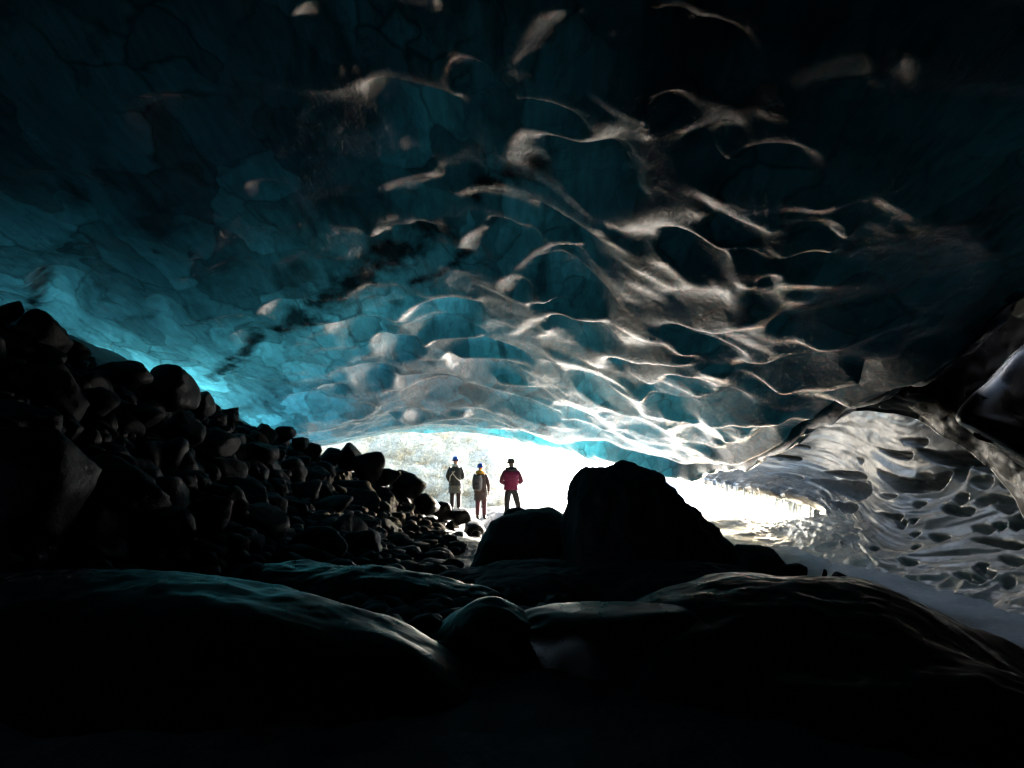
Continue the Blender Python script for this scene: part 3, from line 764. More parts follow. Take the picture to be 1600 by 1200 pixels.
GRP = 'dark boulders heaped on the left rubble slope'
SKY = [  # skyline and marked boulders: centre pixel, width in pixels, distance, label
    (14, 490, 46, 9.6, 'round boulder at the very top of the rubble slope against the blue ice'),
    (62, 532, 96, 10.0, 'broad black boulder just below the topmost one of the rubble slope'),
    (122, 552, 46, 10.6, 'small blocky boulder between the broad black boulder and the round skyline one'),
    (192, 582, 66, 11.4, 'domed boulder on the slope crest under the blue ice at far left'),
    (262, 607, 84, 12.6, 'long flat boulder on the slope crest right of the domed skyline boulder'),
    (318, 628, 44, 14.0, 'dark boulder on the crest where the blue glow is brightest'),
    (360, 650, 36, 15.5, 'knobbly boulder standing proud below the bright blue ice'),
    (447, 676, 30, 17.6, 'upright boulder on the crest close to the left end of the opening'),
    (412, 676, 34, 16.8, None), (470, 694, 30, 18.4, None), (490, 706, 26, 18.9, None),
    (516, 716, 32, 19.2, 'leftmost rounded boulder seen against the bright opening'),
    (547, 718, 44, 19.4, 'rounded boulder second along the crest against the bright opening'),
    (577, 730, 54, 19.4, 'large rounded boulder at the shoulder of the slope against the bright opening'),
    (604, 748, 38, 19.7, None),
    (634, 758, 52, 20.2, 'lone rounded boulder lower than its neighbours, left of the standing people'),
    (600, 790, 60, 19, None), (560, 770, 70, 18.5, None), (660, 790, 40, 20.3, None), (690, 797, 34, 20.8, None), (715, 806, 34, 21, None), (738, 826, 30, 21.3, None), (705, 828, 30, 20.5, None), (660, 820, 40, 19.5, None),
    (30, 778, 215, 6.6, 'huge rounded boulder at the left picture edge, biggest of the rubble slope'),
    (166, 782, 150, 7.6, 'large rounded boulder just right of the huge one at the left edge'),
    (330, 812, 62, 8.6, 'mid sized boulder directly above the small rock at the foot of the slope'),
    (370, 848, 36, 8.2, 'small rock at the foot of the slope just behind the left ice mound'),
    (288, 762, 44, 9.4, 'rounded boulder halfway down the slope right of the two huge ones'),
    (96, 610, 70, 9.2, None), (150, 630, 60, 9.6, None), (215, 650, 66, 10.6, None), (280, 670, 60, 11.6, None), (340, 690, 55, 13, None), (400, 710, 55, 14.5, None), (455, 735, 50, 16, None), (500, 750, 50, 17, None),
    (470, 775, 60, 15, None), (420, 800, 60, 12.5, None), (520, 820, 50, 14.5, None), (600, 840, 45, 15.5, None), (735, 852, 34, 19, None), (715, 848, 40, 18.4, None), (688, 850, 42, 17.4, None), (744, 838, 22, 20.3, None), (660, 852, 46, 16.4, None)]
GANON = 'black boulder lying among others on the left rubble slope'
n_rock = 0
for k, (px, py, wd, Yd, lab) in enumerate(SKY):
    p = at(px, py, Yd); s = wd / 2 / F * Yd * 1.12
    big = wd > 120
    rock('boulder', p, (s, s, s * (1.05 if not big else .95)), k * 5 + 3, random.uniform(0, 6.28), (random.uniform(-.3, .3), random.uniform(-.3, .3)),
         lab or GANON, 'boulder', GRP, mesh=None)
    n_rock += 1
tries = 0
while n_rock < 290 and tries < 9000:
    tries += 1
    px = random.uniform(-60, 770); Yd = random.uniform(6.5, 22.5)
    x = (px - 800) / F * Yd; z = float(zground(np.array([x]), np.array([Yd]))[0])
    qx, qy = pix(np.array([x, Yd, z]))
    crest = np.interp(qx, [p[0] for p in RIDGE], [p[1] for p in RIDGE])
    if not (crest + 4 < qy < 880) or z < .38: continue
    s = random.choice([.16, .2, .24, .3, .36, .45]) * random.uniform(.8, 1.2) * (1 if Yd < 15 else .8)
    if qy - s / Yd * F * .7 < crest - 2: continue
    rock('boulder', (x, Yd, z + s * .3), (s, s * random.uniform(.8, 1.1), s * random.uniform(.8, 1.1)), random.randrange(14), random.uniform(0, 6.28),
         (random.uniform(-.5, .5), random.uniform(-.5, .5)), GANON, 'boulder', GRP)
    n_rock += 1

# central silhouettes
def outline_boulder(name, prof, Yd, depth, label, base=.0, seed=5, amp=.05, m=None):
    """boulder whose skyline is prof [(px,py)...] at distance Yd; a rounded body of real depth"""
    pts = np.array([at(px, py, Yd) for px, py in prof])
    n = 120
    xx = np.linspace(pts[0, 0], pts[-1, 0], n); zz = np.interp(xx, pts[:, 0], pts[:, 2])
    ker = np.array([1, 2, 3, 2, 1.]) / 9
    zs = np.convolve(np.r_[[zz[0]] * 2, zz, [zz[-1]] * 2], ker, 'valid')
    zz = zs
    th = np.linspace(0, math.pi, 70)
    rows = []
    for a in th:
        prof_ = np.sin(a) ** .55
        rows.append(np.stack([xx, Yd - depth * np.cos(a) * (.55 + .45 * np.clip((zz - base) / (zz.max() - base), .05, 1)), base + (zz - base) * prof_], -1))
    G = np.stack(rows)
    h = amp * (fbm(G[..., 0] * 1.1 + seed, G[..., 1] * 1.1, G[..., 2] * 1.1, seed, 5) * 1.6 + .8 * fbm(G[..., 0] * 5 + seed, G[..., 1] * 5, G[..., 2] * 5, seed + 9, 4))
    fadeh = np.clip(np.sin(th) * 1.4, 0, 1)[:, None]
    S, nrm = displace(G, h * fadeh)
    if nrm[35, n // 2, 2] < 0: S, _ = displace(G, -h * fadeh)
    f = gridfaces(70, n, 0, nrm[35, n // 2, 2] < 0)
    V = S.reshape(-1, 3)
    # closed underside and ends
    B = V.copy(); B[:, 2] = base - .25
    N_ = len(V)
    c = np.arange(n - 1); r = np.arange(69) * n
    A = np.r_[f, np.c_[c, c + 1, c + 1 + N_, c + N_], np.c_[69 * n + c, 69 * n + c + N_, 69 * n + c + 1 + N_, 69 * n + c + 1],
              np.c_[r, r + N_, r + n + N_, r + n], np.c_[r + n - 1, r + 2 * n - 1, r + 2 * n - 1 + N_, r + n - 1 + N_], gridfaces(70, n, N_, nrm[35, n // 2, 2] > 0)]
    return tag(link(name, mesh_from(name, V, A), m or M_ROCK2), label, 'boulder')


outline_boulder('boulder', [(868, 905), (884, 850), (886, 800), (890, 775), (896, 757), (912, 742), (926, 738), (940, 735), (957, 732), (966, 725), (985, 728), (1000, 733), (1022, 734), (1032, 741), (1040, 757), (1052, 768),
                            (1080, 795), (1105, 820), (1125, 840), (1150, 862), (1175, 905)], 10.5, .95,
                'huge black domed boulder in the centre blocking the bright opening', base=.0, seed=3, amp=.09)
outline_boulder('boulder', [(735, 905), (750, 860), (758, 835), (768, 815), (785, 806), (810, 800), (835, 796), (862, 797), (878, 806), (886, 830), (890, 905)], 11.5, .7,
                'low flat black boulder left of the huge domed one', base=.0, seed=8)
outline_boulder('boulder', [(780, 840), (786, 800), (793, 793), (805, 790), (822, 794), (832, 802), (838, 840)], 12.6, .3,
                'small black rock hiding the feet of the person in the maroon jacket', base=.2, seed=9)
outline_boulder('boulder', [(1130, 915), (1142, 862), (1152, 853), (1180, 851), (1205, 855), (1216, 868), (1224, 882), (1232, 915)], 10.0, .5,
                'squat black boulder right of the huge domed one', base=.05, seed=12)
for k, (px, py, wd, lab) in enumerate([(1245, 890, 40, 'flat dark stone between the squat boulder and the upright splinter'), (1288, 896, 9, 'thin upright stone splinter on the right rocky rim'),
                                       (1312, 905, 34, 'small dark stone just right of the upright splinter')]):
    p = at(px, py, 8.6); s = wd / 2 / F * 8.6
    rock('stone', p, (s, s * .9, s * (1.0 if wd > 20 else 2.4)), k + 4, k, (0, 0), lab, 'stone')

# ------------------------------------------------------------------ foreground ice mounds
def mound(name, label, cx, cy, rx, ry, rot, ztop, zbase, power=3.5, tilt=(0, 0), seed=1, amp=.05, m=None, cat='ice mound', scal=0.0, n=170, low=.05):
    a = np.linspace(-1.15, 1.15, n); A, B = np.meshgrid(a, a)
    wob = .32 * fbm(A * 1.3 + seed, B * 1.3, 0, seed, 3)
    r = (np.abs(A) ** 2.3 + np.abs(B) ** 2.3) ** (1 / 2.3) * (1 + wob)
    prof = np.clip(1 - r ** power, -.6, 1)
    c, s = math.cos(rot), math.sin(rot)
    Xm = cx + c * A * rx - s * B * ry; Ym = cy + s * A * rx + c * B * ry
    top = ztop + tilt[0] * A + tilt[1] * B
    Zm = zbase + (top - zbase) * prof + (low + amp * 2.2) * fbm(Xm * .8, Ym * .8, 0, seed + 3, 5, .5) - amp * .8 * np.abs(fbm(Xm * 1.7, Ym * 2.4, 0, seed + 7, 4)) + amp * .13 * fbm(Xm * 7, Ym * 7, 0, seed + 5, 4)
    if scal: Zm -= scal * scallop(Xm, Ym, .7, .9, seed)
    return tag(link(name, mesh_from(name, np.stack([Xm, Ym, Zm], -1).reshape(-1, 3), gridfaces(n, n)), m or M_DARKICE), label, cat)


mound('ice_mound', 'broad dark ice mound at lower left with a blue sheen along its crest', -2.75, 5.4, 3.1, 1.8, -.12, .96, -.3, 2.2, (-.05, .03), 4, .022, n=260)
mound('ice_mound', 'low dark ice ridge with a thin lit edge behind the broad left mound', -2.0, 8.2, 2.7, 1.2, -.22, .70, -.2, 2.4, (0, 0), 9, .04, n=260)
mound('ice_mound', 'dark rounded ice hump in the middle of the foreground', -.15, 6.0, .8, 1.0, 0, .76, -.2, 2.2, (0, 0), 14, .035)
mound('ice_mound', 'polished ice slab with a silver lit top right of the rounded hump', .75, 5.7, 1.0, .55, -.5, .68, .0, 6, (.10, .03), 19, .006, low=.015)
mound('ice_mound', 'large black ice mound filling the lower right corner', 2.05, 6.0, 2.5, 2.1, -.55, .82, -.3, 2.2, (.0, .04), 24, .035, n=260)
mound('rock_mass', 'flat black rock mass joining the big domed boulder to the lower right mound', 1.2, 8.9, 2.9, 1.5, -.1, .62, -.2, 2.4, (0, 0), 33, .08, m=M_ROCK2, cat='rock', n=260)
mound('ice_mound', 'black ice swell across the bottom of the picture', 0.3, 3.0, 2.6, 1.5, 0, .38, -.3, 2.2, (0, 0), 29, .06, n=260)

# ------------------------------------------------------------------ loose rubble between the boulders
lows = [rock_mesh('rubble_mesh', 300 + i, 2, 9, 10, .06, .75) for i in range(5)]
lv = []
for m_ in lows:
    P = np.empty(len(m_.vertices) * 3); m_.vertices.foreach_get('co', P)
    I = np.empty(len(m_.polygons) * 3, int); m_.polygons.foreach_get('vertices', I)
    lv.append((P.reshape(-1, 3), I.reshape(-1, 3)))
n = 6500
yy = RNG.uniform(5.5, 24, n); xx = (RNG.uniform(-80, 900, n) - 800) / F * yy
zz = zground(xx, yy)
qx, qy = pix(np.stack([xx, yy, zz], -1))
crest = np.interp(qx, [p[0] for p in RIDGE], [p[1] for p in RIDGE])
ok = (qy > crest + 2) & (zz > .22) & ((xx < -1.2) | (yy < 19))
xx, yy, zz = xx[ok], yy[ok], zz[ok]
VV, FF, off = [], [], 0
for i in range(len(xx)):
    P, I = lv[i % 5]
    a = RNG.uniform(0, 6.28); c, s_ = math.cos(a), math.sin(a); sz = RNG.choice([.04, .06, .09, .14, .22])
    Q = np.c_[c * P[:, 0] - s_ * P[:, 1], s_ * P[:, 0] + c * P[:, 1], P[:, 2]] * sz
    Q = Q + np.array([xx[i], yy[i], zz[i] + sz * .3]); VV.append(Q); FF.append(I + off); off += len(P)
tag(link('rubble', mesh_from('rubble', np.concatenate(VV), np.concatenate(FF)), M_ROCK),
    'small dark stones filling the gaps between the boulders of the left slope', 'rubble', kind='stuff')

# ------------------------------------------------------------------ dark hanging bulge at the right edge
def blob(name, c, r, seed, amp, m, label, cat, sub=6, rot=0):
    bm = bmesh.new(); bmesh.ops.create_icosphere(bm, subdivisions=sub, radius=1)
    P = np.array([v_.co for v_ in bm.verts]); Fc = np.array([[v_.index for v_ in f.verts] for f in bm.faces]); bm.free()
    k = 1 + amp * fbm(P[:, 0] * 1.5 + seed, P[:, 1] * 1.5, P[:, 2] * 1.5, seed, 4)
    P = P * k[:, None] * np.array(r)
    cr, sr = math.cos(rot), math.sin(rot)
    P = np.c_[cr * P[:, 0] - sr * P[:, 1], sr * P[:, 0] + cr * P[:, 1], P[:, 2]] + np.array(c)
    return tag(link(name, mesh_from(name, P, Fc), m), label, cat)


def sheet(name, rows, nu, nv, amp, seed, depth, m, label, cat):
    G_ = loft(rows, nu, nv)
    u_, v_ = arclen(G_)
    h_ = amp * fbm(u_ * .8, v_ * .8, 0, seed, 4) + .3 * amp * scallop(u_, v_, .8, .7, seed)
    _, n_ = displace(G_, h_)
    c_ = G_.reshape(-1, 3).mean(0) - np.array([0, 0, EYE])
    if (n_.reshape(-1, 3) @ c_).mean() > 0: G_, h_ = G_[:, ::-1], h_[:, ::-1]
    return tag(thick(name, G_, h_, depth, m), label, cat)


sheet('ice_arch', [[at(1290, 650, 13.6), at(1352, 643, 13), at(1420, 655, 12.3), at(1490, 690, 11.4), at(1550, 742, 10.5), at(1612, 820, 9.4), at(1690, 930, 8.0)],
                   [at(1300, 600, 13.0), at(1370, 598, 12.2), at(1450, 608, 11.4), at(1530, 640, 10.5), at(1600, 700, 9.6), at(1670, 790, 8.6), at(1760, 930, 7.4)],
                   [at(1330, 520, 13.2), at(1420, 490, 12.2), at(1520, 480, 11.2), at(1640, 520, 10.0), at(1740, 600, 9.0), at(1840, 740, 8.0), at(1960, 930, 6.8)]],
      260, 120, .12, 5, .5, M_DARKICE, 'dark ice arch between the end of the hanging lip and the silver wall', 'ice arch')
sheet('ice_curtain', [[at(1720, 470, 9.4), at(1600, 535, 9.3), at(1545, 596, 9.2), at(1500, 648, 9.0), at(1522, 672, 8.9), at(1570, 704, 8.8), at(1625, 742, 8.6), at(1720, 830, 8.2)],
                      [at(1725, 480, 8.7), at(1612, 548, 8.5), at(1560, 606, 8.4), at(1518, 648, 8.3), at(1540, 666, 8.2), at(1585, 694, 8.1), at(1640, 730, 7.9), at(1735, 815, 7.5)],
                      [at(1760, 520, 8.5), at(1740, 580, 8.3), at(1720, 620, 8.2), at(1710, 645, 8.2), at(1715, 660, 8.1), at(1730, 680, 8.0), at(1760, 700, 7.8), at(1820, 740, 7.4)]],
      300, 120, .06, 8, .35, M_DARKICE, 'dark ice curtain with a thin shiny edge at the right picture border', 'ice curtain')

# ------------------------------------------------------------------ icicles and dripping water
M_ICICLE, nt_, out_, N_f = mat('icicle_ice')
tr_ = N_f('BsdfTranslucent', {'Color': (.9, .93, .92, 1)}); gl_ = N_f('BsdfGlossy', {'Roughness': .1})
df_ = N_f('BsdfDiffuse', {'Color': (.8, .82, .8, 1)})
b0_ = N_f('MixShader', {0: .4, 1: tr_.outputs[0], 2: df_.outputs[0]})
sh_ = N_f('MixShader', {0: N_f('Fresnel', {'IOR': 1.31}).outputs[0], 1: b0_.outputs[0], 2: gl_.outputs[0]})
nt_.links.new(sh_.outputs[0], out_.inputs['Surface'])


def icicle_mesh(seed):
    rg = np.random.default_rng(seed); nz_, na = 18, 10
    z = np.linspace(0, -1, nz_); r = .05 * (1 + z) ** .8 * (1 + .18 * np.sin(z * 31 + rg.uniform(0, 6))) + .003
    bx, by = .05 * np.sin(z * 3 + rg.uniform(0, 6)), .05 * np.sin(z * 2 + rg.uniform(0, 6))
    a = np.linspace(0, 2 * math.pi, na, endpoint=False)
    P = np.stack([bx[:, None] + r[:, None] * np.cos(a), by[:, None] + r[:, None] * np.sin(a), z[:, None] + 0 * a], -1).reshape(-1, 3)
    f = [(i * na + j, i * na + (j + 1) % na, (i + 1) * na + (j + 1) % na, (i + 1) * na + j) for i in range(nz_ - 1) for j in range(na)]
    return mesh_from('icicle_mesh', P, np.array(f))


IC = [icicle_mesh(i) for i in range(6)]
for m_ in IC: m_.materials.append(M_ICICLE)
E1 = [(1110, 752, 23), (1180, 768, 20.5), (1287, 800, 17.3)]
for k in range(38):
    px = random.uniform(1122, 1284)
    py = np.interp(px, [e[0] for e in E1], [e[1] for e in E1]); Yd = np.interp(px, [e[0] for e in E1], [e[2] for e in E1])
    p = at(px, py - 1, Yd + random.uniform(-.1, .25)); L = random.choice([.3, .45, .6, .8, 1.05]) * random.uniform(.8, 1.2)
    o = bpy.data.objects.new('icicle', IC[k % 6]); COL.objects.link(o)
    o.location = p; o.scale = (.6 + .5 * L, .6 + .5 * L, L); o.rotation_euler = (0, 0, random.uniform(0, 6.28))
    tag(o, 'slender bright icicle in the row along the far edge of the grey ice wall', 'icicle', 'icicles along the far edge of the grey ice wall')
VV, FF, off = [], [], 0
base_o = np.array([(0, 0, .5), (.5, 0, -.2), (-.25, .43, -.2), (-.25, -.43, -.2), (0, 0, -.5)])
base_f = np.array([(0, 1, 2), (0, 2, 3), (0, 3, 1), (4, 2, 1), (4, 3, 2), (4, 1, 3)])
for k in range(34):
    px = random.uniform(1140, 1290); Yd = np.interp(px, [1110, 1180, 1287], [22, 19, 16]) - random.uniform(0, 1.0)
    top_, bot_ = at(px, 790, Yd), at(px, random.uniform(850, 905), Yd)
    z = top_[2]
    while z > bot_[2]:
        ln = random.uniform(.04, .16)
        VV.append(base_o * np.array([.011, .011, ln]) + np.array([top_[0], top_[1], z])); FF.append(base_f + off); off += 5
        z -= ln + random.uniform(.02, .25)
tag(link('dripping_water', mesh_from('dripping_water', np.concatenate(VV), np.concatenate(FF)), M_ICICLE), 'meltwater dripping in fine lines below the icicles', 'water', kind='stuff')

# ------------------------------------------------------------------ people
def skin(nodes, edges, sub=2):
    """nodes: name -> (x,y,z,r); grows one continuous surface"""
    names = list(nodes)
    me = bpy.data.meshes.new('tmp')
    me.from_pydata([nodes[n_][:3] for n_ in names], [(names.index(a), names.index(b)) for a, b in edges], [])
    o = bpy.data.objects.new('tmp', me); COL.objects.link(o)
    o.modifiers.new('s', 'SKIN').use_smooth_shade = True
    for i, n_ in enumerate(names):
        sv = me.skin_vertices[0].data[i]; r = nodes[n_][3]
        sv.radius = r if isinstance(r, tuple) else (r, r); sv.use_root = (i == 0)
    if sub: 
        ss = o.modifiers.new('u', 'SUBSURF'); ss.levels = sub; ss.render_levels = sub
    dg = bpy.context.evaluated_depsgraph_get()
    r = bpy.data.meshes.new_from_object(o.evaluated_get(dg))
    bpy.data.objects.remove(o); bpy.data.meshes.remove(me)
    for p in r.polygons: p.use_smooth = True
    return r


def rings(L, na=28, seed=0, wr=.0):
    """loft of elliptical rings (z, rx, ry, cx, cy)"""
    L = np.array(L, float); t_ = np.linspace(0, 1, len(L)); n_ = 36
    D_ = hermite(t_, L, np.linspace(0, 1, n_))
    a = np.linspace(0, 2 * math.pi, na, endpoint=False)
    ca, sa = np.sign(np.cos(a)) * np.abs(np.cos(a)) ** .85, np.sign(np.sin(a)) * np.abs(np.sin(a)) ** .85
    k = 1 + wr * vnoise(np.cos(a)[None] * 2 + D_[:, :1] * 9, np.sin(a)[None] * 2 + D_[:, :1] * 5, 0, seed)
    P = np.stack([D_[:, 3:4] + D_[:, 1:2] * ca * k, D_[:, 4:5] + D_[:, 2:3] * sa * k, D_[:, :1] + 0 * a], -1).reshape(-1, 3)
    f = [(i * na + j, i * na + (j + 1) % na, (i + 1) * na + (j + 1) % na, (i + 1) * na + j) for i in range(n_ - 1) for j in range(na)]
    V_ = [tuple(p) for p in P]
    lo, hi = len(V_), len(V_) + 1
    V_ += [(D_[0, 3], D_[0, 4], D_[0, 0]), (D_[-1, 3], D_[-1, 4], D_[-1, 0])]
    f += [(lo, (j + 1) % na, j) for j in range(na)] + [(hi, (n_ - 1) * na + j, (n_ - 1) * na + (j + 1) % na) for j in range(na)]
    me = bpy.data.meshes.new('rings'); me.from_pydata(V_, [], f)
    for p in me.polygons: p.use_smooth = True
    bm = bmesh.new(); bm.from_mesh(me); bmesh.ops.recalc_face_normals(bm, faces=bm.faces); bm.to_mesh(me); bm.free()
    return me


def join(*ms):
    bm = bmesh.new()
    for m_ in ms: bm.from_mesh(m_)
    me = bpy.data.meshes.new('joined'); bm.to_mesh(me); bm.free()
    for p in me.polygons: p.use_smooth = True
    return me


def cloth(name, c, r=.75): return principled(name, tuple(min(.8, v * 1.15) for v in c), r, .25, noise=(14, .25), bump=(30, .35, .01))
M_SKIN = principled('skin', (.45, .27, .2), .5, .4)
M_BLUE = principled('blue_helmet_plastic', (.03, .12, .62), .3, .5)
M_BLACK = cloth('black_cloth', (.012, .012, .014))
M_BOOT = principled('boot_leather', (.02, .016, .013), .5, .4)
M_CREAM = cloth('cream_webbing', (.55, .53, .45))
M_STRAPM = cloth('grey_webbing', (.05, .05, .055))


def person(label, loc, H, rz, hands, stance, lean, lookz, jacket, sleeves, trouser, skirt=None, hem=.84):
    """a standing figure seen from behind; local +Y is the way it faces"""
    root = bpy.data.objects.new('person', None); COL.objects.link(root)
    k = H / 1.75
    root.location = loc; root.rotation_euler = (0, 0, rz); root.scale = (k, k, k)
    tag(root, label, 'person')
    (ax, ay), (bx, by) = stance                                   # feet, left and right
    n_ = {'pelvis': (0, 0, .96, (.15, .11)), 'waist': (lean * .3, .0, 1.12, (.13, .095)), 'chest': (lean * .7, 0, 1.30, (.15, .11)), 'neckbase': (lean, .0, 1.45, .075),
          'neck': (lean, .015, 1.53, .055), 'jaw': (lean, .045, 1.59, .075), 'skull': (lean, .02, 1.67, .098), 'crown': (lean, .015, 1.735, .07), 'nose': (lean + lookz * .1, .145, 1.625, .014)}
    e_ = [('pelvis', 'waist'), ('waist', 'chest'), ('chest', 'neckbase'), ('neckbase', 'neck'), ('neck', 'jaw'), ('jaw', 'skull'), ('skull', 'crown'), ('jaw', 'nose')]
    for sd_, (fx, fy_) in ((-1, (ax, ay)), (1, (bx, by))):
        S_ = 'l' if sd_ < 0 else 'r'
        (ex, ey, ez), (hx, hy, hz) = hands[0 if sd_ < 0 else 1]
        n_.update({S_ + 'hip': (sd_ * .095, 0, .9, .1), S_ + 'knee': ((sd_ * .095 + fx) / 2 * 1.05, fy_ / 2 + .03, .5, .066), S_ + 'ankle': (fx, fy_, .1, .046), S_ + 'toe': (fx * 1.06, fy_ + .16, .04, .04),
                   S_ + 'shoulder': (sd_ * .18 + lean, 0, 1.415, .068), S_ + 'elbow': (ex, ey, ez, .05), S_ + 'wrist': (hx, hy, hz, .034), })
        d = np.array([hx - ex, hy - ey, hz - ez]); d /= np.linalg.norm(d)
        pl = np.array([hx, hy, hz]) + d * .06
        n_[S_ + 'palm'] = (*pl, .034)
        e_ += [('pelvis', S_ + 'hip'), (S_ + 'hip', S_ + 'knee'), (S_ + 'knee', S_ + 'ankle'), (S_ + 'ankle', S_ + 'toe'), ('chest', S_ + 'shoulder'), (S_ + 'shoulder', S_ + 'elbow'), (S_ + 'elbow', S_ + 'wrist'), (S_ + 'wrist', S_ + 'palm')]
        w_ = np.cross(d, [0, 0, 1.]); w_ /= np.linalg.norm(w_) + 1e-9; u_ = np.cross(w_, d)
        for fi in range(4):
            b_ = pl + u_ * (.028 - .018 * fi) + d * .02; ln = (.065, .075, .07, .055)[fi]
            n_[f'{S_}f{fi}a'] = (*(b_ + d * ln * .55), .009); n_[f'{S_}f{fi}b'] = (*(b_ + d * ln - w_ * sd_ * .02), .008)
            e_ += [(S_ + 'palm', f'{S_}f{fi}a'), (f'{S_}f{fi}a', f'{S_}f{fi}b')]
        n_[S_ + 't'] = (*(pl + u_ * .055 + d * .012), .010); e_.append((S_ + 'palm', S_ + 't'))
    link('body', skin(n_, e_, 1), M_SKIN, root)
    # jacket: lofted trunk with shoulders, sleeves grown round the arms
    T_ = rings([(hem, .22, .165, lean * .1, 0), (1.0, .205, .155, lean * .2, 0), (1.15, .20, .15, lean * .4, 0), (1.30, .225, .155, lean * .7, 0), (1.40, .215, .14, lean * .9, 0), (1.46, .13, .105, lean, 0), (1.50, .08, .08, lean, .01)], wr=.05, seed=3)
    link('jacket', T_, jacket, root)
    for sd_, S_ in ((-1, 'l'), (1, 'r')):
        sh, el, wr_ = [np.array(n_[S_ + q][:3]) for q in ('shoulder', 'elbow', 'wrist')]
        link('sleeve', skin({'a': (*(sh - [sd_ * .03, 0, 0]), .08), 'b': (*sh, .088), 'm': (*((sh + el) / 2), .078), 'c': (*el, .07), 'd': (*((el + wr_) / 2), .06), 'e': (*wr_, .05)},
                            [('a', 'b'), ('b', 'm'), ('m', 'c'), ('c', 'd'), ('d', 'e')], 2), sleeves, root)
    tn = {'p': (0, 0, .95, (.165, .125)), 'w': (0, 0, 1.02, (.16, .12))}; te = [('p', 'w')]
    for sd_, S_ in ((-1, 'l'), (1, 'r')):
        h_, kn, an = [np.array(n_[S_ + q][:3]) for q in ('hip', 'knee', 'ankle')]
        tn.update({S_ + 'h': (*h_, .118), S_ + 't': (*((h_ + kn) / 2), .105), S_ + 'k': (*kn, .085), S_ + 's': (*((kn + an) / 2), .082), S_ + 'a': (*(an + [0, 0, .02]), .072)})
        te += [('p', S_ + 'h'), (S_ + 'h', S_ + 't'), (S_ + 't', S_ + 'k'), (S_ + 'k', S_ + 's'), (S_ + 's', S_ + 'a')]
        link('boot', skin({'a': (*(an + [0, 0, .08]), .062), 'b': (*(an - [0, .02, .03]), .062), 'm': (an[0] * 1.03, an[1] + .09, .055, .052), 'c': (an[0] * 1.06, an[1] + .18, .045, .043)}, [('a', 'b'), ('b', 'm'), ('m', 'c')], 2), M_BOOT, root)
    link('trousers', skin(tn, te, 2), trouser, root)
    if skirt:
        link('coat_skirt', rings([(.62, .235, .175, .0, 0), (.75, .222, .165, 0, 0), (.9, .205, .152, 0, 0), (1.02, .192, .146, lean * .2, 0)], wr=.10, seed=5), skirt, root)
    return root, lean


def dome(r, zc, cx, cy, rimw=.015, m=M_BLUE, parent=None, name='helmet', brim=None):
    L = [(zc - .02, r + rimw, r * 1.12 + rimw, cx, cy), (zc + .005, r + rimw * .4, r * 1.12 + rimw * .4, cx, cy), (zc + .06, r * .95, r * 1.05, cx, cy), (zc + .105, r * .72, r * .8, cx, cy), (zc + .128, r * .3, r * .34, cx, cy)]
    return link(name, rings(L, 24), m, parent)


def torus(rx, ry, z, r, cx, cy, m, parent, name, tilt=.0):
    na, nb2 = 28, 12
    a = np.linspace(0, 2 * math.pi, na, endpoint=False)[:, None]; b = np.linspace(0, 2 * math.pi, nb2, endpoint=False)[None]
    P = np.stack([cx + np.cos(a) * (rx + r * np.cos(b)), cy + np.sin(a) * (ry + r * np.cos(b)), z + r * 1.25 * np.sin(b) - tilt * np.sin(a) + 0 * a], -1).reshape(-1, 3)
    f = [(i * nb2 + j, ((i + 1) % na) * nb2 + j, ((i + 1) % na) * nb2 + (j + 1) % nb2, i * nb2 + (j + 1) % nb2) for i in range(na) for j in range(nb2)]
    return link(name, mesh_from(name, P, np.array(f)), m, parent)


def tube(pts, r, m, parent, name):
    pts = [tuple(p) for p in pts]
    nd = {str(i): (*p, r) for i, p in enumerate(pts)}
    return link(name, skin(nd, [(str(i), str(i + 1)) for i in range(len(pts) - 1)], 1), m, parent)


# person with the dark coat and pale straps
p1, l1 = person('person in a long grey green coat with pale straps across the back, leftmost of three', at(711, 800, 24.6), 1.76, -.1,
                [((-.27, -.02, 1.16), (-.2, .1, .98)), ((.27, .0, 1.15), (.15, .17, 1.06))], ((-.1, 0), (.11, .05)), .01, .6,
                cloth('dark_green_coat', (.035, .04, .036)), cloth('dark_sleeves', (.03, .034, .032)), cloth('dark_trousers', (.028, .022, .024)), cloth('grey_green_coat', (.12, .125, .105)), .86)
dome(.112, 1.685, l1, .02, parent=p1)
link('headlamp', rings([(1.69, .03, .02, l1 + .04, .155), (1.73, .03, .02, l1 + .04, .155)], 12), M_BLACK, p1)
torus(.135, .155, 1.672, .012, l1, .03, M_BLACK, p1, 'helmet_band')
torus(.085, .085, 1.51, .04, l1, .01, M_CREAM, p1, 'scarf')
tube([(-.11, .1, 1.42), (-.12, -.09, 1.40), (-.06, -.165, 1.25), (.06, -.17, 1.1), (.19, -.10, .98)], .016, M_CREAM, p1, 'strap')
tube([(.1, .1, 1.42), (.1, -.09, 1.41), (-.02, -.16, 1.30), (-.14, -.15, 1.16), (-.17, -.10, 1.0)], .016, M_CREAM, p1, 'strap')
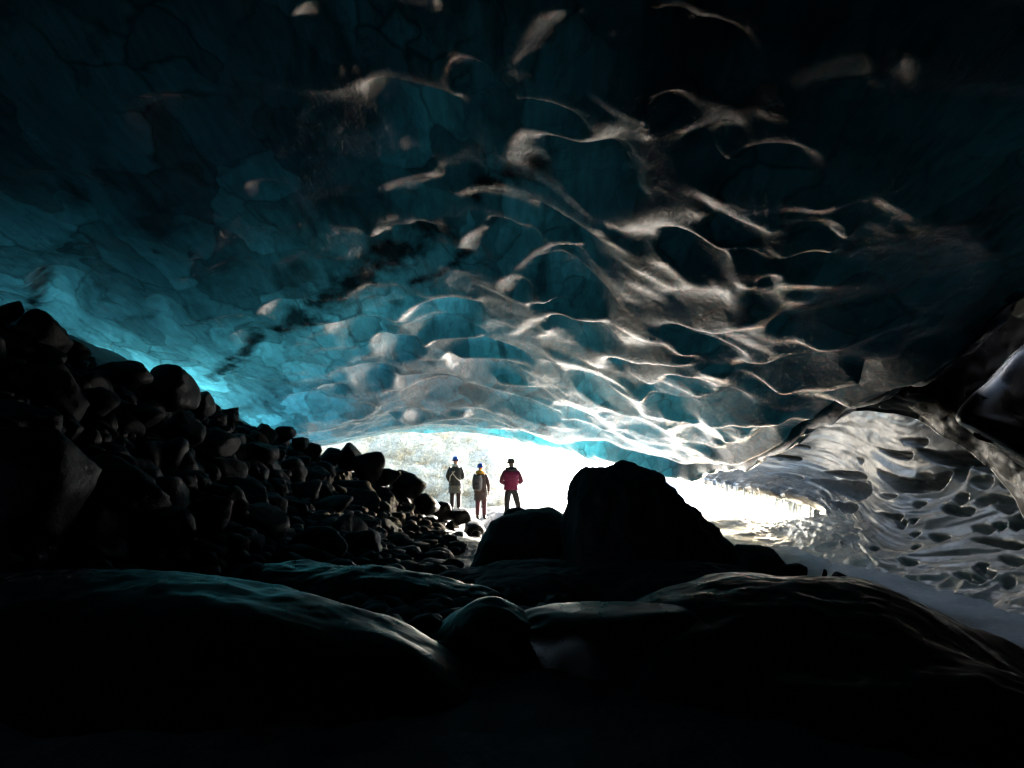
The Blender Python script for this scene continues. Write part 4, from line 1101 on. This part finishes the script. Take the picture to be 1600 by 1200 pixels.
# person with backpack
p2, l2 = person('person with a grey backpack, orange collar and blue helmet standing in the middle of three', at(751, 812, 23.2), 1.68, -.25,
                [((-.25, .03, 1.15), (-.14, .17, 1.02)), ((.27, -.02, 1.14), (.25, .06, .9))], ((-.1, 0), (.12, .02)), -.01, .3,
                cloth('brown_grey_jacket', (.09, .07, .062)), cloth('brown_sleeves', (.085, .062, .056)), cloth('maroon_trousers', (.11, .045, .06)), cloth('brown_jacket_skirt', (.095, .07, .064)), .86)
dome(.112, 1.685, l2, .02, parent=p2)
link('headlamp', rings([(1.69, .03, .02, l2 + .11, .10), (1.74, .03, .02, l2 + .11, .10)], 12), M_CREAM, p2)
torus(.115, .115, 1.50, .05, l2, .0, cloth('orange_collar', (.62, .34, .06)), p2, 'collar', .02)
bp = link('backpack', rings([(.93, .11, .08, -.05, -.20), (1.0, .15, .12, -.05, -.22), (1.15, .16, .13, -.05, -.23), (1.32, .145, .11, -.04, -.21), (1.42, .10, .07, -.04, -.19)], 28, wr=.04), cloth('grey_backpack', (.13, .125, .125)), p2)
link('pocket', rings([(.97, .09, .04, -.05, -.325), (1.04, .115, .05, -.05, -.335), (1.14, .11, .045, -.05, -.34), (1.18, .08, .03, -.05, -.33)], 20), M_STRAPM, bp)
for sx in (-.13, .09):
    tube([(sx, -.14, 1.36), (sx, -.05, 1.45), (sx, .12, 1.38), (sx, .13, 1.2), (sx, -.08, 1.05)], .018, M_STRAPM, p2, 'strap')
# person in the maroon jacket
M_MAR = cloth('maroon_padded_jacket', (.15, .014, .05), .6)
p3, l3 = person('person in a maroon padded jacket and dark hat, rightmost of three', at(799, 815, 21.6), 1.76, .05,
                [((-.30, .0, 1.14), (-.13, .2, 1.06)), ((.31, .0, 1.14), (.13, .2, 1.08))], ((-.13, 0), (.27, .02)), .0, -.4,
                M_MAR, cloth('dark_maroon_sleeves', (.075, .012, .03)), M_BLACK, None, .90)
dome(.112, 1.68, l3, .02, .003, m=principled('dark_olive_hat', (.04, .04, .03), .6), parent=p3, name='hat')
link('headlamp', rings([(1.64, .035, .03, l3 - .10, .0), (1.70, .035, .03, l3 - .10, .0)], 12), principled('yellow_lamp', (.7, .7, .08), .4), p3)
torus(.12, .10, 1.49, .055, l3, -.01, M_BLACK, p3, 'hood')
for zq in (1.0, 1.08, 1.16, 1.24, 1.32):
    torus(.197 + .026 * max(0, (zq - 1.12)) * 4, .146 + .012 * (zq > 1.2), zq, .011, l3, 0, M_MAR, p3, 'quilted_band')
